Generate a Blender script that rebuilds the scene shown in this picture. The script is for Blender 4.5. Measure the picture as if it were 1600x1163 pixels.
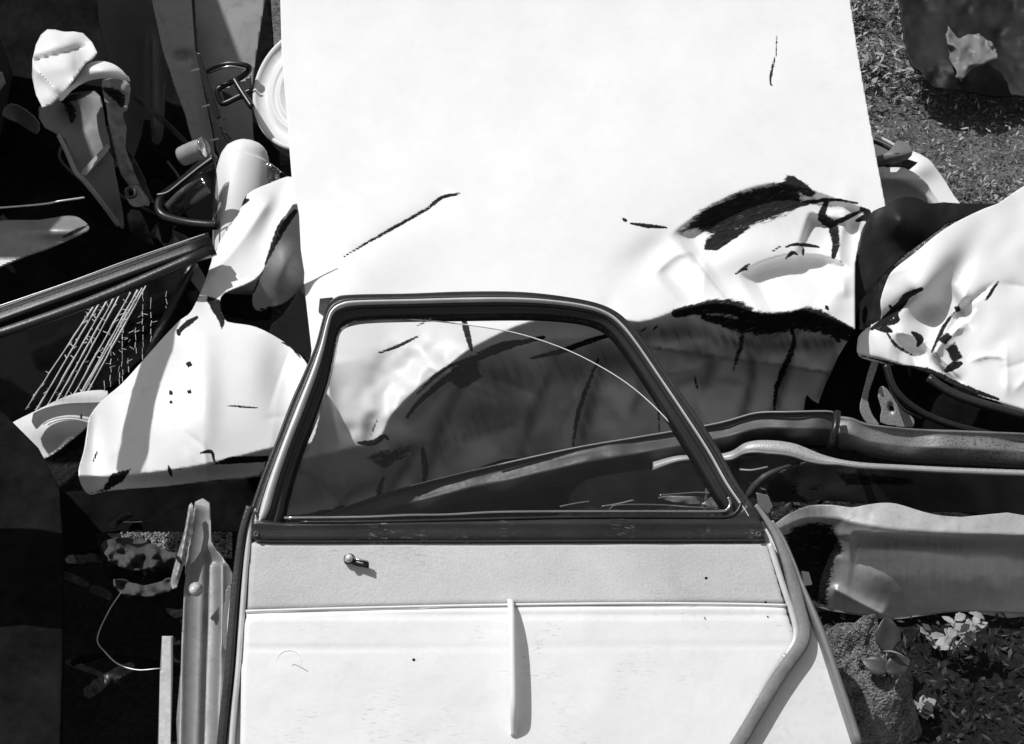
import bpy, math, random
import numpy as np
from mathutils import Vector, Matrix
random.seed(7); rng = np.random.default_rng(7)
for o in list(bpy.data.objects): bpy.data.objects.remove(o)
SC = bpy.context.scene; COL = SC.collection
R = math.radians
# ------------------------------------------------------------------ camera
PITCH = R(35); CH = 1.85; FP = 1950.0; W, H = 1600.0, 1163.0
cam = bpy.data.objects.new('camera', bpy.data.cameras.new('camera')); COL.objects.link(cam)
cam.location = (0, 0, CH); cam.rotation_euler = (R(90) - PITCH, 0, 0)
cam.data.sensor_fit = 'HORIZONTAL'; cam.data.sensor_width = 36; cam.data.lens = 36 * FP / W
cam.data.clip_start = .05; cam.data.clip_end = 300
SC.camera = cam
FWD = np.array([0, math.cos(PITCH), -math.sin(PITCH)]); UP = np.array([0, math.sin(PITCH), math.cos(PITCH)]); RT = np.array([1., 0, 0])
CAM = np.array([0, 0, CH])
# ------------------------------------------------------------------ light
SUN_EL, SUN_AZ = 62, -78          # azimuth from +Y (away from camera), negative = left
world = bpy.data.worlds.new('World'); SC.world = world; world.use_nodes = True
wn, wl = world.node_tree.nodes, world.node_tree.links
sky = wn.new('ShaderNodeTexSky'); sky.sky_type = 'NISHITA'; sky.sun_disc = False
sky.sun_elevation = R(SUN_EL); sky.sun_rotation = R(SUN_AZ)
bw = wn.new('ShaderNodeRGBToBW'); wl.new(sky.outputs[0], bw.inputs[0])
wl.new(bw.outputs[0], wn['Background'].inputs['Color']); wn['Background'].inputs['Strength'].default_value = .12
sd = bpy.data.lights.new('sun', 'SUN'); sd.energy = 3.6; sd.angle = R(.5); sd.color = (1, 1, 1)
sun = bpy.data.objects.new('sun', sd); COL.objects.link(sun)
SD = Vector((math.sin(R(SUN_AZ)) * math.cos(R(SUN_EL)), math.cos(R(SUN_AZ)) * math.cos(R(SUN_EL)), math.sin(R(SUN_EL))))
sun.rotation_euler = SD.to_track_quat('Z', 'Y').to_euler(); sun.location = SD * 10
vs = SC.view_settings; vs.view_transform = 'Standard'; vs.look = 'None'; vs.gamma = 1; vs.exposure = 0; vs.use_curve_mapping = False
try: SC.cycles.max_bounces = 8
except Exception: pass

# ------------------------------------------------------------------ helpers
def P(x, y, d):
    "point seen towards (x, y) of the photograph at d metres along the optical axis"
    x = np.asarray(x, float); y = np.asarray(y, float); d = np.asarray(d, float)
    u = (x - W / 2) / FP; v = (H / 2 - y) / FP
    return CAM + d[..., None] * (FWD + u[..., None] * RT + v[..., None] * UP)
def gdepth(y, z=0.0):
    v = (H / 2 - np.asarray(y, float)) / FP
    return (CH - z) / (math.sin(PITCH) - v * math.cos(PITCH))
def G(x, y, z=0.0): return P(x, y, gdepth(y, z))
def vnoise(X, Y, s, seed=0):
    r = np.random.default_rng(seed); T = r.random((64, 64))
    x = np.asarray(X, float) / s + 1000; y = np.asarray(Y, float) / s + 1000
    xi = np.floor(x).astype(int); yi = np.floor(y).astype(int); fx = x - xi; fy = y - yi
    fx = fx * fx * (3 - 2 * fx); fy = fy * fy * (3 - 2 * fy)
    g = lambda a, b: T[a % 64, b % 64]
    return (g(xi, yi) * (1 - fx) + g(xi + 1, yi) * fx) * (1 - fy) + (g(xi, yi + 1) * (1 - fx) + g(xi + 1, yi + 1) * fx) * fy - .5
def fnoise(X, Y, s, seed=0, o=4):
    t = 0
    for k in range(o): t = t + vnoise(X, Y, s / 2 ** k, seed + k) / 2 ** k
    return t
def smooth(pts, n=8, closed=False):
    p = np.array(pts, float); N = len(p); out = []
    rngi = range(N if closed else N - 1)
    for i in rngi:
        if closed: a, b, c, d = p[(i - 1) % N], p[i], p[(i + 1) % N], p[(i + 2) % N]
        else: a, b, c, d = p[max(i - 1, 0)], p[i], p[i + 1], p[min(i + 2, N - 1)]
        for t in np.arange(n) / n:
            out.append(.5 * ((2 * b) + (c - a) * t + (2 * a - 5 * b + 4 * c - d) * t ** 2 + (3 * b - a - 3 * c + d) * t ** 3))
    if not closed: out.append(p[-1])
    return np.array(out)
def pline(X, Y, line):
    "distance, side (+ = below a line drawn left to right), arc parameter, nearest point"
    L = np.array(line, float); best = np.full(X.shape, 1e9); side = np.ones(X.shape); tt = np.zeros(X.shape)
    NX = np.array(X, float); NY = np.array(Y, float)
    seg = np.hypot(*(L[1:] - L[:-1]).T); cum = np.concatenate([[0], np.cumsum(seg)])
    for i in range(len(L) - 1):
        a, b = L[i], L[i + 1]; dx, dy = b - a; l2 = dx * dx + dy * dy + 1e-9
        t = np.clip(((X - a[0]) * dx + (Y - a[1]) * dy) / l2, 0, 1)
        qx, qy = a[0] + t * dx, a[1] + t * dy; ds = np.hypot(X - qx, Y - qy); m = ds < best - 1e-6
        best = np.where(m, ds, best); side = np.where(m, np.sign(dx * (Y - a[1]) - dy * (X - a[0])), side)
        tt = np.where(m, (cum[i] + t * seg[i]) / cum[-1], tt); NX = np.where(m, qx, NX); NY = np.where(m, qy, NY)
    return best, side, tt, NX, NY
def inside(X, Y, poly):
    p = np.array(poly, float); c = np.zeros(X.shape, bool); j = len(p) - 1
    for i in range(len(p)):
        xi, yi = p[i]; xj, yj = p[j]
        if yi != yj: c ^= ((yi > Y) != (yj > Y)) & (X < (xj - xi) * (Y - yi) / (yj - yi) + xi)
        j = i
    return c
sst = lambda a, b, t: (lambda q: q * q * (3 - 2 * q))(np.clip((t - a) / (b - a), 0, 1))
def bump(cx, cy, rx, ry, a, rot=0):
    c, s = math.cos(R(rot)), math.sin(R(rot))
    def f(X, Y):
        u = ((X - cx) * c + (Y - cy) * s) / rx; v = (-(X - cx) * s + (Y - cy) * c) / ry
        return a * np.exp(-(u * u + v * v))
    return f
def shelf(line, w, a, taper=.12):
    L = smooth(line, 4)
    def f(X, Y):
        d, s, t, _, _ = pline(X, Y, L); q = np.where(s > 0, d, 0) / w
        return a * q * np.exp(1 - q) * (sst(0, taper, t) * sst(1, 1 - taper, t) if taper else 1)
    return f
def drop(line, slope, cap, n=4):
    L = smooth(line, n)
    def f(X, Y):
        d, s, t, _, _ = pline(X, Y, L); q = np.where(s > 0, d, 0)
        return cap * (1 - np.exp(-q * slope / cap))
    return f
def crease(line, w, a, taper=.15):
    L = smooth(line, 4)
    def f(X, Y):
        d, s, t, _, _ = pline(X, Y, L)
        return a * np.exp(-d / w) * sst(0, taper, t) * sst(1, 1 - taper, t)
    return f
def kinks(seed, x0, y0, x1, y1, n, a=.006, w=5, L=70):
    q = np.random.default_rng(seed); fs = []
    for _ in range(n):
        cx, cy, an, l = q.uniform(x0, x1), q.uniform(y0, y1), q.uniform(0, math.pi), q.uniform(.5, 1.3) * L
        dx, dy = math.cos(an) * l / 2, math.sin(an) * l / 2
        fs.append(crease([(cx - dx, cy - dy), (cx + q.normal() * 5, cy + q.normal() * 5), (cx + dx, cy + dy)], w * q.uniform(.6, 1.6), a * q.choice([-1, 1]) * q.uniform(.4, 1.2), .3))
    return lambda X, Y: sum(f(X, Y) for f in fs)
def plane(d0, gx=0, gy=0, x0=800, y0=581):
    return lambda X, Y: d0 + gx * (X - x0) / 1000 + gy * (Y - y0) / 1000
def nz(s, a, seed=1, o=2): return lambda X, Y: a * .4 * fnoise(X, Y, s, seed, o)
def F(*fs): return lambda X, Y: sum(f(X, Y) for f in fs)
def mk(name, V, faces, mat, parent=None, smooth_=True, attrs=None, uv=None, solid=0, off=-1, mats=None, fmat=None):
    V = np.asarray(V, float); c = V.mean(0) if parent is None else np.array(parent.location)
    me = bpy.data.meshes.new(name); me.from_pydata((V - c).tolist(), [], [tuple(int(i) for i in f) for f in faces])
    me.materials.append(mat)
    if mats:
        for m in mats: me.materials.append(m)
    if fmat is not None: me.polygons.foreach_set('material_index', list(fmat))
    if smooth_: me.polygons.foreach_set('use_smooth', [True] * len(me.polygons))
    if attrs:
        for k, a in attrs.items():
            at = me.attributes.new(k, 'FLOAT', 'POINT'); at.data.foreach_set('value', np.asarray(a, np.float32))
    if uv is not None:
        ul = me.uv_layers.new(name='UVMap'); li = np.empty(len(me.loops), int); me.loops.foreach_get('vertex_index', li)
        ul.data.foreach_set('uv', np.asarray(uv, np.float32)[li].ravel())
    me.validate(); me.update()
    o = bpy.data.objects.new(name, me); COL.objects.link(o)
    if parent is None: o.location = c
    else: o.parent = parent
    if solid:
        m = o.modifiers.new('thickness', 'SOLIDIFY'); m.thickness = solid; m.offset = off
    return o
def thing(name, label, cat, loc, group=None):
    o = bpy.data.objects.new(name, None); COL.objects.link(o); o.location = Vector(tuple(loc)); o.empty_display_size = .05
    o['label'] = label; o['category'] = cat
    if group: o['group'] = group
    return o
def tag(o, label=None, cat=None, group=None, kind=None):
    if label: o['label'] = label
    if cat: o['category'] = cat
    if group: o['group'] = group
    if kind: o['kind'] = kind
    return o
def sheet(name, outline, depth, mat, step=4, thick=.0025, wear_shade=(), grime_shade=(), parent=None, sm=3, pos=None, uvs=100., uvrot=0, rag=0):
    """a pressed-metal sheet: outline and relief, meshed on a fine grid; wear = chips, scrapes and some painted-in shade"""
    O = smooth(outline, sm, True) if sm > 1 else np.array(outline, float)
    if rag:
        seg = []
        for i in range(len(O)):
            a, b = O[i], O[(i + 1) % len(O)]; n = max(1, int(np.hypot(*(b - a)) / step))
            for k in range(n): seg.append(a + (b - a) * k / n)
        O = np.array(seg); O = O + np.stack([vnoise(O[:, 0], O[:, 1], step * 2.5, 5), vnoise(O[:, 0], O[:, 1], step * 2.5, 9)], 1) * 2 * rag
    x0, y0 = O.min(0) - step; x1, y1 = O.max(0) + step
    nx = int((x1 - x0) / step) + 2; ny = int((y1 - y0) / step) + 2
    X, Y = np.meshgrid(x0 + np.arange(nx) * step, y0 + np.arange(ny) * step)
    ins = inside(X, Y, O)
    fm = ins[:-1, :-1].astype(int) + ins[1:, :-1] + ins[:-1, 1:] + ins[1:, 1:]
    use = fm >= 1; need = np.zeros_like(ins)
    for a, b in ((0, 0), (1, 0), (0, 1), (1, 1)): need[a:ny - 1 + a, b:nx - 1 + b] |= use
    bd = need & ~ins
    if bd.any():
        _, _, _, qx, qy = pline(X[bd], Y[bd], np.vstack([O, O[:1]])); X = X.copy(); Y = Y.copy(); X[bd] = qx; Y[bd] = qy
    idx = -np.ones(ins.shape, int); idx[need] = np.arange(need.sum())
    j, i = np.nonzero(use)
    faces = np.stack([idx[j, i], idx[j + 1, i], idx[j + 1, i + 1], idx[j, i + 1]], 1)
    xs, ys = X[need], Y[need]; D = depth(xs, ys)
    V = pos(xs, ys, D) if pos else P(xs, ys, D)
    w = np.zeros(xs.shape)
    for item in wear_shade:
        L, wd, st = item[:3]
        L = np.array(L, float)
        if len(item) > 3:      # a filled patch
            d, *_ = pline(xs, ys, np.vstack([L, L[:1]])); s = np.where(inside(xs, ys, L), d, -d)
            w = np.maximum(w, st * np.clip(.5 + s / (2 * wd), 0, 1))
        else:
            L = smooth(L, 3) if len(L) > 2 else L
            d, _, t, _, _ = pline(xs, ys, L); ww = wd * (.35 + .65 * np.sin(np.pi * np.clip(t * .9 + .05, 0, 1)))
            w = np.maximum(w, st * np.clip(1.15 - .6 * d / np.maximum(ww, .5), 0, 1))
    g = np.zeros(xs.shape)  # soft darkening: dirt, and shade painted into folds and hollows
    for it in grime_shade:
        if len(it) == 3:
            d, _, t, _, _ = pline(xs, ys, smooth(it[0], 4)); g = np.maximum(g, it[2] * np.exp(-(d / it[1]) ** 2))
    for cx, cy, rx, ry, a in [q for q in grime_shade if len(q) == 5]: g = np.maximum(g, a * np.exp(-((xs - cx) / rx) ** 2 - ((ys - cy) / ry) ** 2))
    c, s = math.cos(R(uvrot)), math.sin(R(uvrot))
    uv = np.stack([(xs * c + ys * s) / uvs, (-xs * s + ys * c) / uvs], 1)
    return mk(name, V, faces, mat, parent, True, {'wear_shade': w, 'grime_shade': g}, uv, thick, -1)
def loft(name, rows, mat, parent=None, closed=False, solid=0, smooth_=True, caps=False, **kw):
    "rows: list of equally long 3-D polylines"
    A = np.array(rows, float); n, m = A.shape[:2]; f = []
    for i in range(n - 1):
        for j in range(m if closed else m - 1):
            k = (j + 1) % m; f.append((i * m + j, i * m + k, (i + 1) * m + k, (i + 1) * m + j))
    if caps and closed: f.append(tuple(range(m))[::-1]); f.append(tuple(range((n - 1) * m, n * m)))
    u = np.repeat(np.linspace(0, 1, n), m); v = np.tile(np.linspace(0, 1, m), n)
    L = np.linalg.norm(np.diff(A[:, 0], axis=0), axis=1).sum()
    return mk(name, A.reshape(-1, 3), f, mat, parent, smooth_, uv=np.stack([u * L * 10, v * 1.0], 1), solid=solid, **kw)
def sweep(name, path, prof, mat, parent=None, ref=None, closed_prof=True, scale=None, **kw):
    "profile (side, out) in metres swept along a 3-D path; out = ref"
    p = np.array(path, float)
    if scale is not None and np.ndim(scale): scale = np.interp(np.linspace(0, 1, len(p)), np.linspace(0, 1, len(scale)), scale)
    ref = np.array(ref if ref is not None else -FWD, float); rows = []
    for i in range(len(p)):
        t = p[min(i + 1, len(p) - 1)] - p[max(i - 1, 0)]; t /= np.linalg.norm(t) + 1e-12
        s = np.cross(t, ref); s /= np.linalg.norm(s) + 1e-9; n = np.cross(s, t)
        k = 1 if scale is None else (scale[i] if np.ndim(scale) else scale)
        rows.append([p[i] + k * (a * s + b * n) for a, b in prof])
    return loft(name, rows, mat, parent, closed_prof, caps=closed_prof, **kw)
def circ(r, n=10): return [(r * math.cos(2 * math.pi * k / n), r * math.sin(2 * math.pi * k / n)) for k in range(n)]
def tube(name, path, r, mat, parent=None, n=10, **kw):
    if np.ndim(r): return sweep(name, path, circ(1, n), mat, parent, scale=list(r), **kw)
    return sweep(name, path, circ(r, n), mat, parent, **kw)
def pp(pts, n=6):
    "smoothed path through (x, y, depth) triples"
    s = smooth(pts, n); return P(s[:, 0], s[:, 1], s[:, 2])

# ------------------------------------------------------------------ materials
def new_mat(name):
    m = bpy.data.materials.new(name); m.use_nodes = True; nt = m.node_tree
    return m, nt, nt.nodes['Principled BSDF']
def N(nt, t, **kw):
    n = nt.nodes.new(t)
    for k, v in kw.items():
        if k in n.inputs: n.inputs[k].default_value = v
        else: setattr(n, k, v)
    return n
def ramp(nt, src, a, b, lo=0., hi=1.):
    n = N(nt, 'ShaderNodeMapRange'); n.inputs['From Min'].default_value = a; n.inputs['From Max'].default_value = b
    n.inputs['To Min'].default_value = lo; n.inputs['To Max'].default_value = hi; nt.links.new(src, n.inputs['Value']); return n.outputs[0]
def mathn(nt, op, a, b):
    n = N(nt, 'ShaderNodeMath', operation=op)
    for i, v in enumerate((a, b)):
        if isinstance(v, (int, float)): n.inputs[i].default_value = v
        else: nt.links.new(v, n.inputs[i])
    return n.outputs[0]
def mixf(nt, f, a, b):
    n = N(nt, 'ShaderNodeMix', data_type='FLOAT')
    for i, v in ((0, f), (2, a), (3, b)):
        if isinstance(v, (int, float)): n.inputs[i].default_value = v
        else: nt.links.new(v, n.inputs[i])
    return n.outputs[0]
def grey(nt, src, b):
    nt.links.new(src, b.inputs['Base Color'])
def noise(nt, scale, detail=4, vec=None, rough=.55, dist=0):
    n = N(nt, 'ShaderNodeTexNoise'); n.inputs['Scale'].default_value = scale; n.inputs['Detail'].default_value = detail
    n.inputs['Roughness'].default_value = rough; n.inputs['Distortion'].default_value = dist
    if vec is not None: nt.links.new(vec, n.inputs['Vector'])
    return n.outputs['Fac']
def stretched(nt, coord, sx, sy, rot=0):
    mp = N(nt, 'ShaderNodeMapping'); mp.inputs['Scale'].default_value = (sx, sy, 1); mp.inputs['Rotation'].default_value = (0, 0, rot)
    nt.links.new(coord, mp.inputs['Vector']); return mp.outputs[0]
def bumpn(nt, b, h, strength, dist=.01):
    n = N(nt, 'ShaderNodeBump'); n.inputs['Strength'].default_value = strength; n.inputs['Distance'].default_value = dist
    nt.links.new(h, n.inputs['Height']); nt.links.new(n.outputs[0], b.inputs['Normal'])
def paint(name, col, rough=.35, under=.035, streak=(1.2, 7), metal=0., dirt_shade=.35, spk=0., smudge=.5, grain=.18):
    m, nt, b = new_mat(name); tc = N(nt, 'ShaderNodeTexCoord'); uv = tc.outputs['UV']
    wa = N(nt, 'ShaderNodeAttribute', attribute_name='wear_shade').outputs['Fac']; ga = N(nt, 'ShaderNodeAttribute', attribute_name='grime_shade').outputs['Fac']
    st = mathn(nt, 'ADD', mathn(nt, 'MULTIPLY', noise(nt, 3, 6, stretched(nt, uv, *streak), .65), .5), mathn(nt, 'MULTIPLY', noise(nt, 7, 6, stretched(nt, uv, .8, 9), .6), .5)); fine = noise(nt, 14, 5, uv, .6); big = noise(nt, 1.3, 3, uv)
    k = mathn(nt, 'ADD', wa, mathn(nt, 'MULTIPLY', mathn(nt, 'SUBTRACT', mathn(nt, 'ADD', mathn(nt, 'MULTIPLY', st, .7), mathn(nt, 'MULTIPLY', fine, .3)), .5), 1.5))
    mask = ramp(nt, mathn(nt, 'MULTIPLY', k, ramp(nt, wa, .0, .2)), .42, .58)
    rustc = mathn(nt, 'ADD', ramp(nt, st, .40, .70, under * .12, under * .9), ramp(nt, noise(nt, 9, 4, stretched(nt, uv, .45, 6)), .64, .70, 0, .16))
    base = mixf(nt, ramp(nt, big, .3, .75), col, col * .93)
    runs = noise(nt, 2.2, 5, stretched(nt, uv, 5, .6), .6)
    base = mixf(nt, mathn(nt, 'MULTIPLY', ga, ramp(nt, runs, .3, .65, .62, 1)), base, col * dirt_shade)  # masked dirt and painted-in shade darken the enamel
    smg = noise(nt, 5, 7, uv, .7, .6); scr = noise(nt, 6, 3, stretched(nt, uv, .5, 22, .3), .5)
    base = mixf(nt, ramp(nt, smg, .5, .72, 0, smudge), base, col * .45)
    base = mixf(nt, ramp(nt, scr, .66, .70, 0, smudge * .8), base, col * .3)
    grn = noise(nt, 160, 2, uv, .5); base = mathn(nt, 'MULTIPLY', base, ramp(nt, grn, .3, .7, 1 - grain, 1 + grain))
    if spk:
        sp = noise(nt, 38, 3, uv, .7); base = mixf(nt, ramp(nt, sp, .52, .62, 0, spk), base, col * .12)
    grey(nt, mixf(nt, mask, base, rustc), b); nt.links.new(mixf(nt, mask, .5, .12), b.inputs['Specular IOR Level'])
    nt.links.new(mixf(nt, mask, ramp(nt, fine, .2, .8, rough * .8, rough * 1.25), .75), b.inputs['Roughness'])
    if metal: nt.links.new(mixf(nt, mask, metal, 0.), b.inputs['Metallic'])
    bumpn(nt, b, mathn(nt, 'ADD', mathn(nt, 'MULTIPLY', fine, .15), mathn(nt, 'MULTIPLY', mask, mathn(nt, 'ADD', st, -1.2))), .35, .003)
    return m
def plain(name, lo, hi, rough=.5, metal=0., scale=6, bump=.15, spec=.5, bscale=60, bd=.002, vor=False, coords='Object', stretch=None, scuff=0):
    m, nt, b = new_mat(name); tc = N(nt, 'ShaderNodeTexCoord').outputs[coords]
    if stretch: tc = stretched(nt, tc, *stretch)
    n1 = noise(nt, scale, 6, tc, .62); n2 = noise(nt, bscale, 4, tc, .6)
    cl = ramp(nt, mathn(nt, 'ADD', mathn(nt, 'MULTIPLY', n1, .7), mathn(nt, 'MULTIPLY', n2, .3)), .35, .65, lo, hi)
    if scuff:
        t2 = N(nt, 'ShaderNodeTexCoord').outputs['UV']
        k = mathn(nt, 'MULTIPLY', ramp(nt, noise(nt, 1.1, 3, t2), .52, .62), ramp(nt, noise(nt, 9, 6, stretched(nt, t2, .6, 3), .7), .55, .66))
        cl = mixf(nt, k, cl, scuff)
    grey(nt, cl, b)
    nt.links.new(ramp(nt, n1, .3, .7, rough * .8, min(1, rough * 1.2)), b.inputs['Roughness'])
    b.inputs['Metallic'].default_value = metal; b.inputs['Specular IOR Level'].default_value = spec
    if bump: bumpn(nt, b, n2, bump, bd)
    return m
M = {}
M['white'] = paint('white_enamel', .8, .45, dirt_shade=.12, smudge=.07, grain=.03)
M['white_rough'] = paint('weathered_white_enamel', .74, .5, smudge=.25, grain=.05)
M['greyp'] = paint('grey_enamel', .3, .5, dirt_shade=.4)
M['midp'] = paint('mid_grey_enamel', .17, .5, dirt_shade=.35)
M['darkp'] = paint('dark_enamel', .045, .4, under=.02)
M['steel'] = paint('bare_grey_steel', .25, .48, under=.03, metal=.3, dirt_shade=.3)
M['steeld'] = paint('dull_dark_steel', .055, .5, under=.02, metal=.15, dirt_shade=.3)
M['fenderg'] = paint('satin_grey_steel', .6, .36, under=.02, metal=.35, dirt_shade=.3)
M['speckd'] = paint('dark_speckled_steel', .2, .5, under=.03, metal=.2, dirt_shade=.3, spk=.8)
M['speck'] = paint('flaking_speckled_steel', .5, .5, under=.03, metal=.3, dirt_shade=.3, spk=.95)
M['rubber'] = plain('black_rubber', .005, .015, .36, bump=.15, bscale=140)
M['flange'] = plain('dull_black_weatherstrip', .012, .035, .38, bump=.3, bscale=160)
M['sillm'] = plain('scuffed_black_enamel', .012, .035, .26, scale=5, bump=.2, bscale=120, stretch=(1, 6, 1), scuff=.3)
M['bead'] = plain('bright_metal_strip', .55, .75, .3, .2, bump=.08)
M['chrome'] = plain('dull_chrome', .5, .7, .18, 1, bump=.05)
M['vinyl'] = plain('pale_grey_vinyl', .44, .60, .6, scale=5, bump=.5, bscale=210, bd=.0015, scuff=.36)
M['vinylw'] = plain('white_vinyl', .74, .82, .5, scale=4, bump=.3, bscale=120, bd=.001, scuff=.55)
M['sealg'] = plain('grey_felt_seal', .14, .24, .7, scale=20, bump=.4, bscale=150)
M['black'] = plain('shade_black', .005, .016, .9, bump=.3, bscale=40, bd=.006, spec=.0)  # near-black colour standing in for deep shade in the voids
M['tyre'] = plain('matt_black_rubber', .006, .014, .6, bump=.25, bscale=30, bd=.006, spec=.25)
M['leafd'] = plain('dark_leaf', .03, .08, .4, scale=20, bump=.3)
M['leafl'] = plain('pale_leaf', .2, .38, .55, scale=25, bump=.3)
M['cloth'] = plain('dirty_cloth', .03, .08, .9, scale=18, bump=.5)
M['webw'] = plain('crazed_glass_line', .7, .85, .3, bump=0)
def soil(name, lo, hi, sc=9, b=1.0):
    m, nt, bs = new_mat(name); tc = N(nt, 'ShaderNodeTexCoord').outputs['Object']
    n1 = noise(nt, sc, 10, tc, .7); n2 = noise(nt, sc * 9, 6, tc, .65)
    v = N(nt, 'ShaderNodeTexVoronoi'); v.inputs['Scale'].default_value = sc * 6; nt.links.new(tc, v.inputs['Vector'])
    k = mathn(nt, 'ADD', mathn(nt, 'MULTIPLY', n1, .5), mathn(nt, 'MULTIPLY', n2, .5))
    grey(nt, ramp(nt, k, .4, .62, lo, hi), bs); bs.inputs['Roughness'].default_value = .95; bs.inputs['Specular IOR Level'].default_value = .2
    bumpn(nt, bs, mathn(nt, 'ADD', k, mathn(nt, 'MULTIPLY', v.outputs['Distance'], .5)), b, .03); return m
M['soil'] = soil('dry_earth', .05, .24)
M['soild'] = soil('shade_black_earth', .008, .03)  # darkened copy of the earth, shade put into its colour
M['clod'] = soil('crumbly_earth', .08, .5, 30)
def glass_mat(name, rough, dustamt, tint=.95):
    m, nt, b = new_mat(name); out = nt.nodes['Material Output']; nt.nodes.remove(b)
    tc = N(nt, 'ShaderNodeTexCoord').outputs['UV']
    tr = N(nt, 'ShaderNodeBsdfTransparent'); tr.inputs[0].default_value = (tint, tint, tint, 1)
    gl = N(nt, 'ShaderNodeBsdfGlossy'); gl.inputs['Roughness'].default_value = rough
    df = N(nt, 'ShaderNodeBsdfDiffuse'); df.inputs[0].default_value = (.6, .6, .6, 1)
    fr = N(nt, 'ShaderNodeFresnel'); fr.inputs[0].default_value = 1.36
    a = N(nt, 'ShaderNodeMixShader'); nt.links.new(fr.outputs[0], a.inputs[0]); nt.links.new(tr.outputs[0], a.inputs[1]); nt.links.new(gl.outputs[0], a.inputs[2])
    s = noise(nt, 45, 4, tc, .75); h = noise(nt, 1.5, 4, tc)
    sp = mathn(nt, 'ADD', ramp(nt, s, .70, .76, 0, .35), ramp(nt, h, .3, .8, dustamt * .4, dustamt))
    c = N(nt, 'ShaderNodeMixShader'); nt.links.new(sp, c.inputs[0]); nt.links.new(a.outputs[0], c.inputs[1]); nt.links.new(df.outputs[0], c.inputs[2])
    nt.links.new(c.outputs[0], out.inputs['Surface']); return m
M['glass'] = glass_mat('dusty_window_glass', .03, .007)
M['glassd'] = glass_mat('grimy_window_glass', .08, .012, .6)

# ------------------------------------------------------------------ ground
def ground_h(x, y):
    return .05 * fnoise(x, y, .9, 31, 4) + .02 * fnoise(x, y, .15, 41, 3)
gx = np.linspace(-3.2, 3.2, 260); gy = np.linspace(.6, 8, 300); GX, GY = np.meshgrid(gx, gy)
GZ = ground_h(GX, GY)
gv = np.stack([GX, GY, GZ], -1).reshape(-1, 3); nxg = len(gx)
gf = [(j * nxg + i, j * nxg + i + 1, (j + 1) * nxg + i + 1, (j + 1) * nxg + i) for j in range(len(gy) - 1) for i in range(nxg - 1)]
# outer skirt reaching the horizon
b0 = len(gv); ring = [(-3.2, .6), (3.2, .6), (3.2, 8), (-3.2, 8)]; big = [(-150, -150), (150, -150), (150, 150), (-150, 150)]
gv = np.vstack([gv, [(a, b, -.03) for a, b in ring], [(a, b, -.03) for a, b in big]])
for k in range(4): gf.append((b0 + k, b0 + 4 + k, b0 + 4 + (k + 1) % 4, b0 + (k + 1) % 4))
fm = [1 if (V4[0] < .75 and V4[1] < 4.3) or V4[1] < 2.75 else 0 for V4 in (gv[f[0]] for f in gf)]  # near-black earth stands in for shade under and around the pile
o = mk('ground', gv, gf, M['soil'], mats=[M['soild']], fmat=fm); tag(o, kind='structure')

# leaf litter and low weeds covering the earth at the upper right
def scatter(name, n, area, mats, smin, smax, hmax, dens=None):
    V = []; Fc = []; mi = []
    x0, x1, y0, y1 = area
    for _ in range(n):
        x, y = random.uniform(x0, x1), random.uniform(y0, y1)
        if dens and random.random() > dens(x, y): continue
        s = random.uniform(smin, smax); a = random.uniform(0, 6.28); t = random.gauss(0, .7); z = ground_h(np.array(x), np.array(y)) + random.uniform(0, hmax) ** 1.0
        d = np.array([math.cos(a) * math.cos(t), math.sin(a) * math.cos(t), math.sin(t)]); e = np.array([-math.sin(a), math.cos(a), random.uniform(-.6, .6)])
        c = np.array([x, y, float(z)]); w = s * random.uniform(.2, .45); b = len(V)
        V += [c - d * s, c + e * w, c + d * s, c - e * w]; Fc.append((b, b + 1, b + 2, b + 3)); mi.append(random.randrange(len(mats)))
    return mk(name, V, Fc, mats[0], smooth_=False, mats=mats[1:], fmat=mi)
litter = [plain('litter_%s' % k, a, a * 1.5, .8, bump=0) for k, a in (('dark', .04), ('mid', .12), ('pale', .27))]
dn = lambda x, y: .25 + .75 * float(sst(.4, .6, fnoise(np.array(x), np.array(y), .35, 77) + .5))
o = scatter('leaf_litter', 60000, (.85, 2.6, 3.0, 5.6), litter, .003, .014, .03, dn); tag(o, 'matted dry leaves and weeds lying on the bare earth', 'leaf litter', kind='stuff')
o = scatter('weeds', 22000, (1.0, 2.6, 4.2, 6.2), [litter[1], litter[0], litter[2]], .008, .026, .14, dn); tag(o, 'low scruffy weeds growing on the far earth', 'weeds', kind='stuff')

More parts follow.
